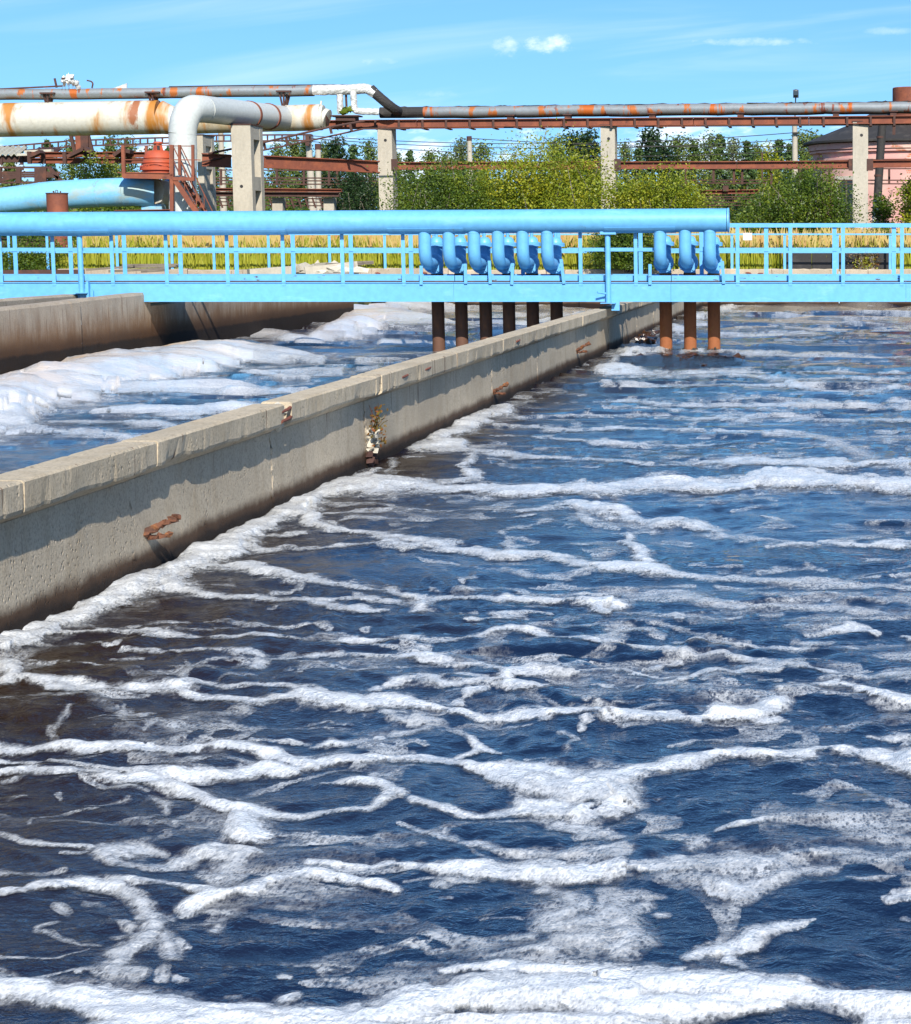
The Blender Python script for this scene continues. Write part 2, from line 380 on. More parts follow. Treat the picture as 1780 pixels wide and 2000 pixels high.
# ---- where the foam lies, surveyed from the photograph: tiles of (x, y, half height[, density]) strokes on the water
TILE = {'A': (0, 900, .337), 'B': (600, 800, .337), 'C': (1180, 590, .337), 'D': (1180, 950, .337), 'E': (600, 1150, .337), 'F': (0, 1280, .337),
        'G': (0, 1600, .337), 'H': (600, 1500, .337), 'I': (1180, 1300, .337), 'J': (1180, 1640, .337), 'K': (0, 560, .393), 'L': (700, 560, .309)}
FOAM = {
'A': """0,1085,70 150,1020,75 300,955,60 450,880,60 600,810,60 760,740,80 900,690,85 1000,660,70 1150,560,75 1280,540,65 1400,450,60 1520,370,55 1650,300,50 1780,270,50
1150,620,35 1350,625,30 1500,650,30 1650,665,25 1780,680,20
1000,730,40 1150,760,25 1300,780,18 1500,795,14 1650,805,14 1780,810,15
430,950,18,.8 600,960,5,.8 750,935,10,.8 900,945,14,.8 1000,935,12,.8 1200,915,8,.8 1400,925,14,.8 1550,945,10,.8 1780,955,8,.8
350,1010,25 500,1015,10 700,1010,14 850,1000,18 1000,1005,16 1150,1020,14 1400,1035,14 1550,1045,16 1780,1050,16
150,1080,10,.8 300,1078,8,.8 450,1070,8,.8 600,1085,6,.8 660,1070,10,.8
700,1100,12,.9 850,1110,14,.9 1000,1130,12,.9 1150,1130,14,.9 1350,1130,18,.9 1450,1115,10,.9 1600,1125,12,.9 1780,1120,12,.9
1500,1140,30,.9 1480,1187,30,.9
1400,505,14 1600,508,9 1780,500,8
1500,440,8 1650,435,7 1780,425,6
650,1170,8,.8 760,1160,14,.8 830,1165,10,.8
1000,980,6,.7 1150,970,8,.7 1250,960,6,.7 1380,950,5,.7
1600,770,15,.7 1680,735,10,.7 1730,700,14,.7 1720,680,14,.7""",
'B': """60,490,35 200,440,55 350,450,60 550,455,55 750,465,45 900,465,40 1050,465,45 1200,460,40 1350,465,45 1500,470,40 1650,470,50 1780,470,50
0,560,50 30,500,50 130,455,45
20,560,20 30,620,35 50,670,25
40,660,35 150,690,20 300,715,18 450,740,18 600,760,18 750,785,20 900,805,22 1050,830,25 1200,845,26 1350,860,20 1500,880,20 1650,895,25 1780,905,25
0,800,6 200,798,8 350,792,8 500,785,14 650,790,14 800,800,14
40,615,8 150,605,10 300,585,10 500,572,10 700,565,10 900,570,8 1100,590,8 1300,598,10 1400,570,12 1500,555,25 1650,580,35 1780,590,30
100,545,10,.8 250,548,7,.8 400,545,7,.8 600,560,5,.8
800,525,8,.7 950,520,10,.7 1100,525,8,.7
120,655,8,.8 250,632,6,.8 450,630,10,.8 700,635,5,.7 1000,605,4,.7
500,715,12,.7 620,685,8,.7 700,680,6,.7
1120,720,14,.8 1160,690,10,.8 1250,670,12,.8 1400,648,8,.8 1550,620,6,.8
1150,740,10,.8 1160,770,25,.8 1200,800,25,.8 1300,775,10,.8 1340,760,10,.8 1250,745,6,.8 1180,745,6,.8
1550,580,20,.8 1620,625,25,.8 1650,650,15,.8 1780,670,18,.8
640,225,24 800,210,35 900,215,30
780,175,40 880,120,42 960,70,42 1050,30,45 1150,10,40
700,235,18 850,240,16 1000,245,16 1200,262,18 1400,280,14 1600,290,12 1780,300,10
980,270,16 930,325,25 900,345,15 960,380,25 850,405,18 750,415,10
580,290,12,.7 700,290,6,.7
500,310,15,.7 440,370,10,.7
290,385,20 400,350,14
1080,100,10 1250,105,8 1400,112,14 1500,118,14 1650,110,12 1780,105,12
1100,160,6 1250,155,6 1400,165,7 1550,180,10 1650,190,12 1780,190,12
1150,45,7 1350,42,7 1550,42,8 1780,48,8
950,215,8,.7 1150,205,5,.7
1250,245,5,.7 1500,225,5,.7
1080,305,8,.8 1130,330,12,.8 1160,345,8,.8 1280,360,5,.8
1400,340,6,.8 1700,358,7,.8
1480,430,12 1600,410,12
500,835,10,.7 620,845,8,.7 700,875,10,.7 850,890,10,.7 880,915,12,.7
0,970,22 150,990,18 300,1015,20 450,1030,20 560,1055,22 700,1085,22 850,1085,25 1000,1085,25 1150,1085,28 1300,1100,25 1500,1100,25 1650,1115,30 1780,1130,45
700,1030,5,.8 850,1022,9,.8 1000,1020,9,.8 1150,1015,10,.8 1250,1030,14,.7 1300,1055,14,.7
1000,945,7,.7 1150,945,12,.8 1350,950,10,.8 1500,955,10,.7 1600,930,20,.7 1650,920,20,.7
0,1100,20 150,1085,14 350,1095,14 500,1105,14
0,1110,25 100,1130,16 250,1160,22 450,1165,12
250,1055,14,.8 350,1070,12,.8
550,1115,10,.9 650,1125,30,.9 650,1180,40,.9
1550,1060,8 1650,1060,14 1780,1060,14
880,985,10,.8 960,970,10,.8""",
'C': """60,335,18 150,285,40 250,275,38 330,280,30
0,390,35 120,385,32 220,405,18 320,410,14
300,395,10 600,405,10 800,400,10 1000,410,10 1150,415,12 1300,410,12 1450,412,14 1500,420,10
1600,425,12 1680,415,16 1740,425,8
0,430,6 200,430,7 450,430,9 650,430,9 850,435,9 1000,450,10 1200,455,12 1400,452,10 1600,455,10 1780,450,10
100,490,14 180,485,14 300,492,8 500,492,9 700,495,9 880,495,12 1000,490,20 1070,482,25 1150,495,18 1300,505,12 1500,510,12 1650,505,12 1700,495,16 1780,505,10
0,475,20 60,490,8
400,530,8,.7 540,530,6,.7
0,575,10 200,582,10 400,590,10 550,600,12 750,608,14 900,608,16 1050,605,20 1250,600,18 1400,600,16 1600,605,14 1780,610,14
560,578,5 800,575,7 1000,572,7 1200,575,8 1300,580,8
1650,585,10 1780,580,10
0,610,6 200,615,6 400,622,7 650,632,7,.8 800,645,10,.8
150,655,12 300,660,8 500,668,9 700,670,14 850,668,14 1000,668,12 1100,680,14 1250,690,18,.9 1400,700,14,.9 1600,700,14,.9 1780,692,14,.9
0,735,14 150,738,14 300,740,12 450,742,14 550,750,10
550,765,10 650,765,12 800,775,9 1000,775,8 1150,775,14,.8 1250,790,30,.65 1350,830,40,.6 1450,870,35,.6 1550,900,30,.65
1400,800,15,.5 1780,790,25,.5
1600,750,12,.5 1780,745,12,.5
0,810,14 150,818,12 350,825,10 550,825,11 700,820,9 900,825,5
0,925,9 150,935,9 300,945,12 450,945,14 550,935,22 700,925,25 850,920,25 1000,925,22 1150,935,28 1350,940,38 1500,950,25 1700,955,28 1780,955,28
0,1085,35 150,1075,40 300,1060,50 450,1065,48 550,1055,48 700,1060,35 850,1050,38 950,1030,42 1100,1035,55 1300,1050,55 1450,1060,52 1600,1065,55 1780,1075,60
680,45,25 750,22,14 900,10,7
540,95,18 640,80,15 700,75,14 850,75,8
530,140,16 600,140,8
410,165,30 470,170,20
650,185,14 800,188,14 1000,190,16 1150,192,14 1280,200,6
670,295,18 780,295,14 900,305,12 1100,315,14 1250,312,14 1400,315,14 1600,325,12 1780,335,12
400,270,16 450,285,14 550,290,15 670,295,15
700,55,5 1400,70,6 1780,75,5
1000,88,4 1250,92,6
1400,105,5 1700,108,5
1050,165,8 1150,165,8 1300,168,12 1400,172,6
1560,175,6 1700,168,12 1770,172,6
1150,140,4 1780,140,4
1430,45,6 1550,48,6
760,160,6 850,162,6
1000,120,4 1500,130,4
1000,225,5,.8 1600,230,5,.8
1500,250,5,.8 1780,240,5,.8
700,240,4,.7 1200,250,6,.7""",
'D': """0,130,25 80,150,25 200,190,20 320,205,30 420,215,25 550,235,15 700,260,14,.85 850,285,14,.8 1000,310,12,.8 1150,320,12,.8
950,345,12 1050,340,18 1180,342,16
1250,330,20 1400,340,25 1550,350,22 1700,355,18 1780,352,15
0,465,32 150,470,35 280,490,35 400,515,25,.9 550,530,20,.85 700,530,20,.85 850,535,22,.8 1000,540,25,.8 1150,550,30,.8 1300,555,28,.8 1500,565,20,.8 1780,560,20,.8
150,260,20 190,300,22 130,340,15 200,350,20 250,390,30 260,430,35
0,230,10 100,235,10
500,470,7,.6 800,462,6,.6
900,490,8,.8 1000,470,14,.8 1150,460,12,.8 1250,460,6,.8
1340,505,5,.7 1500,515,5,.7 1700,515,12,.8 1780,500,15,.8
0,600,30,.6 200,625,25,.7 400,640,30,.7 600,660,35,.75 750,675,25,.75 900,680,30,.75 1100,670,40,.7 1300,680,35,.7 1500,700,35,.75 1650,730,30,.75 1780,740,20,.75
650,590,15,.6 800,600,20,.6 1000,610,20,.6 1200,625,20,.6 1500,630,15,.6 1780,660,40,.6
0,700,40,.7 80,670,30,.7
200,770,7 380,765,14 500,755,25,.7 650,765,18,.7 800,770,8
930,740,25,.65 980,735,25,.65
0,890,40,.7 80,800,35,.6 180,830,20,.6 300,845,20,.6
0,925,15 150,945,15 300,950,20,.9 420,985,20,.85 550,990,25,.85 700,985,28,.85 850,1010,28,.85 950,1040,25,.85 1100,1060,20,.85 1250,1070,14 1380,1090,14 1500,1110,25,.8 1650,1100,35,.7 1780,1100,40,.7
380,880,10 480,910,22 600,905,18 750,915,16 900,925,12 1050,935,12 1180,935,20,.85 1300,935,18,.85 1450,950,12
1080,890,14,.8 1200,900,16,.8 1300,910,15,.8
1270,835,12 1380,825,16 1480,840,14 1570,860,12
1700,880,12 1780,900,18
1550,990,20,.7 1700,1000,25,.7 1780,1000,35,.7
1660,960,12,.7 1720,960,10,.7
0,1085,14 150,1085,14 300,1050,22 420,1020,18
300,1090,10 400,1105,14 460,1115,8
440,1135,14 550,1125,16 700,1105,20,.9 850,1085,20,.9 1000,1070,18,.9""",
'E': """0,310,14 150,310,20 220,300,25 330,315,14 500,310,18 700,310,14 900,305,14 1050,285,18 1200,270,20 1300,275,18 1450,295,16 1600,305,20 1780,330,20
150,340,15 180,320,15
0,380,12 200,382,12 350,405,16 500,420,18 600,425,22 700,430,30 800,445,26 900,465,14 1050,490,10 1150,515,25 1250,505,22 1400,498,16 1600,492,12 1780,490,18
420,605,14 500,575,20 600,560,22 720,550,30 820,575,14 1000,575,14 1100,560,30 1150,530,30
830,545,10 900,530,14 1040,540,10
1150,590,25 1250,590,28 1330,600,16 1400,585,8 1550,575,7 1650,575,12 1780,580,12
950,625,18 1050,605,16
900,660,18 800,665,10
0,640,45 150,655,40 300,660,42 450,670,40 600,675,42 750,700,35 900,715,28 1050,735,26 1200,740,28 1350,735,40 1500,735,32 1600,720,28 1780,730,32
1340,775,15 1400,765,15
1620,780,20 1590,815,12
480,730,20 530,770,25,.75 620,780,40,.75 680,760,40,.75 780,780,25,.7 620,830,25,.75 500,855,20,.75
830,820,15,.7 920,860,12,.7 1000,895,14 1080,920,10 1150,950,8
1000,920,14 920,940,10 880,970,10
0,890,12 120,885,28 250,885,22 350,880,14 450,870,10
130,860,14,.8 170,860,10,.8
0,975,40 150,975,36 300,980,30 450,985,26 600,980,26 800,990,20 900,1000,26 1000,1030,32 1100,1050,36 1250,1055,35 1400,1060,40 1550,1080,60,.85 1780,1100,80,.85
500,935,20,.8 600,940,16,.8
260,1025,18,.6 310,1025,18,.6
1480,850,16,.7 1580,875,10,.7 1530,910,12,.6 1500,950,20,.6
1300,1000,10,.7 1400,995,8,.7
1080,160,20 1250,155,14 1400,155,6
920,205,8 1050,190,7 1250,175,5
900,170,12,.6 970,155,12,.6
70,225,20,.6 90,240,18,.6
310,245,18,.6 330,225,14,.6
1650,90,35 1740,140,25""",
'F': """10,80,60 60,140,45 10,165,30
120,160,20 300,175,20 500,190,22 700,200,22 900,215,22 1050,215,35 1100,195,25 1200,178,14 1350,185,12 1500,188,12 1650,185,14 1750,215,12 1780,220,10
1060,150,20,.7 1090,110,10,.7 1080,60,8,.7
250,190,15 450,205,14 600,225,14 700,245,14 800,258,8
1080,235,18 1200,255,22 1350,270,28 1500,275,24 1650,270,20 1780,255,25
0,545,22 200,525,22 400,520,26 600,530,26 800,530,28 1000,530,26 1200,525,22 1350,525,25 1450,530,25 1550,550,35 1700,585,45 1780,590,40
1500,500,12 1600,490,12 1780,480,14
0,595,20 150,605,18 300,612,14 450,615,14 600,640,18 750,660,25 900,655,30 1050,655,35 1200,650,28 1350,640,26 1500,620,35 1600,630,30 1700,630,25
1160,560,10,.7 1200,605,12,.7
0,680,30 150,670,24 350,670,20 550,675,22 700,685,25 850,690,45 980,710,50 1060,760,50 1150,810,45 1250,860,45 1350,880,55 1450,890,60 1550,895,30 1700,915,14 1780,915,14
1400,950,70 1420,1000,80 1540,1020,25
30,735,12,.8 100,710,15,.8
480,700,14,.7 600,740,14,.7 750,735,10,.7 850,760,10,.7
900,810,30,.7 950,860,30,.7 970,910,20,.7 900,950,12,.7 800,960,8,.7 700,970,8,.7
1020,975,20,.8 1100,945,14,.8
740,800,12,.7 640,830,8,.7 500,850,8,.7
560,880,14,.7 430,910,7,.7 330,930,8,.7 200,945,12,.7 180,970,12,.7
340,790,14,.6 350,815,10,.6
980,1035,14,.7 1000,1030,10,.7
1120,1050,10,.7 1160,1050,10,.7
640,1020,8,.6 680,1020,8,.6
0,1010,20,.8 70,1030,20,.8 150,1060,12 300,1080,14 450,1105,12 550,1110,20
350,1140,6 500,1130,10
600,1130,45,.85 750,1120,45,.8 850,1100,25,.8 940,1115,18,.7
1050,1150,20,.8 1150,1120,30,.8 1250,1080,40,.8 1350,1110,50,.8 1450,1110,35,.8 1530,1150,20,.7
350,310,12,.7 430,310,12,.7 390,360,12,.6 330,420,20,.6 290,450,20,.6 330,490,12,.6
740,300,8,.7 730,340,20,.8 850,360,18,.9 920,350,8,.8
740,390,8,.6 820,405,8,.6
830,455,12,.7 870,430,18,.7 950,410,8,.7
540,375,6,.6 650,360,6,.6
1450,355,10,.6 1490,380,10,.6
1370,330,12,.6 1410,335,12,.6
1420,460,12,.7 1480,445,10,.7
1280,345,10,.5 1320,345,10,.5
650,50,7,.7 780,40,12,.7 830,35,8,.7
1490,50,30,.9 1480,70,20,.9
1530,100,8,.7 1500,140,7,.7""",
'G': """600,190,50,.85 750,190,50,.8
650,240,30,.8 850,250,20,.7 950,240,30,.8 1050,210,40,.8 1200,170,50,.8 1350,200,70,.8 1450,180,45,.8 1250,290,60,.8 1350,320,60,.75
0,290,40,.8 80,300,25,.7 250,310,14,.5 400,290,12,.5
0,420,18 150,410,18 250,370,30 400,355,40 550,360,38 700,370,35
650,345,25 850,340,25 1000,345,25 1100,370,35 1200,400,55,.9 1250,450,60,.95 1100,500,40,.9
1250,450,60,.95 1400,420,60,.95 1500,390,50,.95 1600,340,45,.9 1700,330,35,.9 1780,310,35,.9
730,400,35,.7 820,470,35,.75 850,530,40,.75 900,590,60,.8 880,660,70,.8 820,740,60,.8 740,800,65,.8 700,870,75,.8 650,920,60,.8 800,920,40,.7
980,700,40,.7 1000,760,50,.75 1000,830,30,.7
1060,740,25,.7 1110,755,12,.7
950,890,20,.6 950,960,30,.7
700,580,20,.7 760,620,30,.7
650,520,12,.7 700,570,12,.7
680,690,25,.7 780,660,25,.7
470,920,20,.7 560,890,20,.7
200,940,12 330,920,8 450,900,8
340,590,8,.7 280,600,12,.7 200,620,14,.7 200,640,15,.7 300,660,15,.7 370,700,14,.7 480,735,10,.7 600,745,10,.7
0,830,10,.8 150,820,8,.8 250,830,8,.8 350,830,9,.8 450,800,8,.8 550,760,6,.8
330,500,20,.6 390,540,14,.6
480,480,14,.5 560,470,14,.5
1200,600,14,.7 1270,570,25,.7 1330,550,12,.7
1250,630,20,.7 1270,600,20,.7
1300,705,12,.6 1350,695,12,.6
1080,620,6,.6 1180,610,6,.6
1680,505,8,.6 1740,480,8,.6
0,1010,85 150,1020,75 300,1040,80 450,1040,85 600,1065,85 750,1080,85 900,1100,85 1050,1110,80 1200,1130,70 1400,1140,75 1500,1120,60 1600,1140,50 1780,1160,60
500,1100,60 650,1150,80 900,1180,90 1200,1200,90 1500,1210,90 1780,1220,90
1680,1050,35,.9 1740,1030,25,.9
1040,960,20,.6 1100,965,14,.6
1630,920,20,.5 1680,920,16,.5
1330,1040,12,.5 1400,1040,12,.5""",
'H': """70,75,10 200,85,18 300,95,28 400,110,25 470,150,30 520,165,25
470,170,25 440,190,25 350,235,18 200,250,14 0,260,14
350,40,14 360,70,14
590,205,18 700,225,20 850,240,20 1000,240,16 1150,220,18 1250,210,30
1050,20,30 1200,60,60 1350,80,90,.9 1500,100,100,.9 1700,80,100,.9 1780,150,80,.9
1250,180,50,.9 1400,200,70,.9 1550,230,60,.9
1450,300,40,.8 1600,330,40,.8 1560,380,30,.8 1720,370,25,.8
520,320,8,.8 620,345,12,.8 720,365,20,.8 770,400,25,.8 830,410,20,.7
770,340,18,.7 760,370,18,.7
870,430,20,.7 960,435,35,.75 1050,465,25,.7 1150,490,30,.7 1300,480,30,.7 1450,480,35,.7 1600,480,40,.7 1780,480,50,.7
0,535,30 150,535,24 300,540,22 450,530,24 600,545,24 750,570,30 900,580,45,.95 1050,580,50,.95 1200,590,60,.95 1350,600,80,.95 1500,590,80,.95 1650,590,60,.95 1780,580,60,.95
0,600,35 150,610,28 300,640,28 400,655,28 480,680,25
550,640,8,.7 700,620,10,.7 850,640,25,.8 950,645,16,.8
760,670,35,.8 770,705,12,.8
1350,690,50,.75 1450,740,60,.7 1500,820,60,.7 1400,880,80,.75 1350,930,60,.75 1500,920,90,.75 1650,900,70,.7 1750,800,70,.7 1720,720,50,.7
1500,1000,80,.75 1650,1000,90,.75
1300,990,30,.7 1150,985,22,.7 1060,985,15,.7
1080,1075,25,.7 1200,1060,30,.7 1400,1060,50,.75
0,1470,75 250,1460,75 450,1440,80 620,1380,105 780,1330,120 1000,1310,130 1400,1310,130 1780,1310,130
0,1570,90 600,1540,100 1200,1500,120 1780,1500,120
780,1165,20 900,1150,25 1100,1160,40 1300,1180,50 1500,1185,50 1780,1190,50
320,890,12,.5 350,885,10,.5
730,760,12,.6 800,757,12,.6
970,880,8,.5 1100,875,10,.5 1200,880,8,.5
570,1000,8,.5 700,1000,8,.5
840,1005,8,.5 950,980,8,.5
100,1120,20,.5 180,1125,18,.5
870,1060,10,.5 970,1040,10,.5
620,430,15,.5 650,430,12,.5
850,175,7,.8 900,175,7,.8
1150,350,8,.5 1190,390,14,.5""",
'I': """0,40,20 150,30,22 300,50,10 400,65,12 460,78,8
0,280,45 100,290,40 250,305,25 400,310,26 550,320,32 650,285,60 750,280,60 850,280,60 950,260,55 1020,220,35
900,320,30 980,330,25 1060,335,8
1010,160,14 1100,155,10 1200,145,14
1200,115,25 1300,110,35 1400,125,35 1500,160,40 1600,190,40 1700,215,30 1780,235,30
380,455,8,.8 480,440,12,.8 560,425,16,.8 650,430,18,.8 700,435,8,.8
220,140,12 320,130,16 400,110,12
0,140,12 100,148,6
330,180,12,.6 380,178,10,.6
900,95,8,.7 1000,105,12,.7 1030,110,8,.7
0,640,50 100,630,45 250,600,40 400,570,45 550,560,45 650,525,38 800,510,36 950,520,38 1100,530,40 1200,520,35 1250,505,22 1330,495,10 1400,495,28 1500,500,28 1600,510,50 1700,530,60 1780,530,90
1000,585,10 1150,575,14
880,635,12,.6 930,615,12,.6
1530,405,8 1650,410,16 1750,400,16
0,700,30,.8 40,740,30,.85 0,800,50,.9 80,790,30,.9
640,985,10 720,960,14 800,940,26 900,925,26 1000,920,20 1100,925,12
0,980,30,.7 150,990,25,.7 300,990,20,.7 450,1000,25,.7 550,1010,30,.7 480,1050,40,.7
340,755,10,.8 365,758,10,.8
290,708,8,.8 315,708,8,.8
790,720,12,.7 835,720,12,.7
1290,920,12,.7 1330,917,12,.7
1520,803,10,.6 1590,795,10,.6""",
'J': """0,190,60,.85 150,180,60,.85 300,170,70,.85 450,150,90,.85 600,130,90,.8 750,140,100,.85 900,160,100,.8 1050,130,90,.7 1200,120,75,.7 1350,110,60,.7 1450,90,45,.65
1450,130,40,.65 1550,140,40,.65 1650,160,35,.6 1700,100,35,.65 1780,90,30,.65
0,80,60,.75 100,80,50,.75
700,290,80,.85 800,310,70,.85 900,290,60,.85 1000,240,50,.8 1150,200,50,.75 1300,200,40,.7
600,250,50,.75 620,330,30,.8 700,330,40,.8
480,262,12,.6 540,258,12,.6
0,320,40,.7 80,340,40,.7 200,330,25,.7 330,325,10,.6
230,375,30,.7 120,430,50,.7 60,450,70,.7 100,550,100,.75 170,560,50,.75 60,640,60,.75
450,700,25,.9 550,660,40,.9 700,640,50,.9 820,620,50,.9 880,570,50,.9 960,545,40,.9 1060,520,30,.9 1160,505,22,.9 1240,488,8,.9
700,700,40,.9 780,745,20,.8
0,820,100 150,830,90 300,840,90 450,850,95 600,860,100 750,880,90 900,890,75 1000,880,70 1100,880,70 1250,900,60 1400,920,60 1550,960,70 1700,960,75 1780,960,80
0,950,110 200,960,100 400,970,80 600,960,80 800,960,50 1000,950,40
1500,1020,40 1700,1050,60
0,1080,60 400,1090,40
1400,255,8,.8 1500,275,12,.8 1600,275,16,.8 1700,265,8,.8
1640,370,18,.8 1720,345,25,.8 1780,340,30,.8
300,435,18,.8 345,435,16,.8
1040,415,12,.6 1090,420,12,.6
890,480,8,.6 930,483,8,.6
1210,742,7 1250,742,7
1290,750,7 1305,750,7
1380,765,8 1400,765,8
1430,775,7 1470,775,7
1740,465,14,.7 1770,480,14,.7
1720,240,10,.6 1755,240,10,.6
1760,290,14,.6 1790,295,14,.6""",
'K': """-200,620,150 0,560,150 200,480,110 400,440,120 600,400,110 800,370,95 1000,340,85 1200,315,62 1350,320,46 1480,325,30 1600,345,12
1180,230,18 1300,222,16 1420,238,26 1530,258,22 1620,225,40 1720,200,60 1800,180,70
480,590,22 700,590,22 900,592,26 1050,590,22 1150,580,30 1250,578,20 1300,575,12
600,490,35 800,480,35 1000,485,30 1200,490,28 1350,495,22 1450,495,18 1520,490,10
1250,415,20 1400,425,20 1540,430,10
1200,400,12 1700,400,12
60,600,60 100,640,50 0,640,55
-100,690,12 0,690,10 150,680,14 300,695,10 450,700,14 600,710,16 700,720,20
250,640,10 400,640,10 600,645,10 800,660,14 900,670,12
850,625,8 1000,630,10
650,745,20 750,730,30 850,700,20
420,790,8 600,770,14 700,760,16
-50,915,10 80,912,6""",
'L': """-50,190,80 150,190,75 300,200,55 450,210,40 600,230,22 800,225,22 1000,220,25 1100,210,18 1300,170,14 1500,140,10
-20,270,18 100,262,20
150,340,22 300,345,18 450,345,16 620,345,15 760,350,14
20,290,8 400,285,6
500,120,20 1000,115,15 1400,105,10 1500,100,6
700,155,6 1200,150,6
0,440,10 300,440,8
0,500,8 250,480,8
200,130,30 600,110,20"""}
def strokes(tiles):
    for k in tiles:
        ox, oy, s = TILE[k]
        for line in FOAM[k].split('\n'):
            q = []; w = [x.split(',') for x in line.split()]
            if len(w) < 2 or (len(w) == 2 and float(w[0][2]) < 14 and abs(float(w[0][0])-float(w[1][0])) < 70): continue      # flecks too small to survey
            for w in line.split():
                a = [float(x) for x in w.split(',')]; q.append((ox + a[0]*s, oy + a[1]*s, a[2]*s, a[3] if len(a) > 3 else 1.0))
            yield q
def foam_field(us, vs, tiles, WU, WV):
    """us, vs: pixel axes of the survey grid -> field (1 in the middle of a streak, .5 at its edge), half height in px, density"""
    Fd = np.zeros((len(vs), len(us)), np.float32); H = np.zeros_like(Fd); D = np.zeros_like(Fd)
    for q in strokes(tiles):
        for a, b in zip(q, q[1:]):
            hm = max(a[2], b[2]) * 2.05; SX = .55
            i0, i1 = np.searchsorted(us, (min(a[0], b[0]) - hm/SX - 24, max(a[0], b[0]) + hm/SX + 24)); j0, j1 = np.searchsorted(vs, (min(a[1], b[1]) - hm - 12, max(a[1], b[1]) + hm + 12))
            if i1 <= i0 or j1 <= j0: continue
            U, V = WU[j0:j1, i0:i1], WV[j0:j1, i0:i1]
            dx, dy = (b[0]-a[0])*SX, b[1]-a[1]
            t = np.clip((((U-a[0])*SX)*dx + (V-a[1])*dy) / (dx*dx + dy*dy + 1e-6), 0, 1)
            h = a[2] + (b[2]-a[2])*t; de = a[3] + (b[3]-a[3])*t
            d = np.sqrt(((U-a[0])*SX - dx*t)**2 + (V-a[1]-dy*t)**2)
            f = np.clip(1 - .5*(d/h), 0, 1)
            S = Fd[j0:j1, i0:i1]; w = f > S
            S[w] = f[w]; H[j0:j1, i0:i1][w] = h[w]; D[j0:j1, i0:i1][w] = de[w]
    return Fd, H, D

def water_material():
    mt = bpy.data.materials.new('dark_water'); mt.use_nodes = True; t = NT(mt.node_tree); t.n.clear()
    out = t.node('ShaderNodeOutputMaterial'); bs = t.node('ShaderNodeBsdfPrincipled')
    co = t.node('ShaderNodeNewGeometry').outputs['Position']
    sx = t.node('ShaderNodeSeparateXYZ'); t.link(co, sx.inputs[0])
    stir = t.math('MULTIPLY', t.ramp(sx.outputs[0], -.7, -3.7), t.ramp(t.noise(co, (.5, .35, 1), 4, .6), .35, .6))
    dx = t.math('DIVIDE', t.math('ADD', sx.outputs[0], 2.45), 1.3); dy = t.math('DIVIDE', t.math('SUBTRACT', sx.outputs[1], 36.6), 1.6)
    stir = t.math('MAXIMUM', stir, t.ramp(t.math('ADD', t.math('MULTIPLY', dx, dx), t.math('MULTIPLY', dy, dy)), 1.0, .3, 0, 1.0))
    rg = t.math('ADD', .045, t.math('MULTIPLY', stir, .10)); t.link(rg, bs.inputs['Roughness']); t.link(t.math('SUBTRACT', .75, t.math('MULTIPLY', stir, .35)), bs.inputs['Specular IOR Level'])
    t.link(t.mix(stir, (.004, .012, .036), (.019, .009, .004)), bs.inputs['Base Color'])
    bs.inputs['Roughness'].default_value = .045; bs.inputs['IOR'].default_value = 1.34; bs.inputs['Specular IOR Level'].default_value = .75
    patch = t.ramp(t.noise(co, (.22, .35, 1), 3, .5, .5), .35, .65, .35, 1.0)
    h = t.math('ADD', t.math('MULTIPLY', t.noise(co, (22, 28, 10), 3, .6, .8), 1.0), t.math('MULTIPLY', t.noise(co, (5, 6.5, 1), 3, .55, .9), 1.6))
    b = t.node('ShaderNodeBump'); b.inputs['Distance'].default_value = .022
    t.link(t.math('MULTIPLY', patch, .55), b.inputs['Strength'])
    t.link(h, b.inputs['Height']); t.link(b.outputs[0], bs.inputs['Normal'])
    t.link(bs.outputs[0], out.inputs['Surface']); return mt
m_water = water_material()
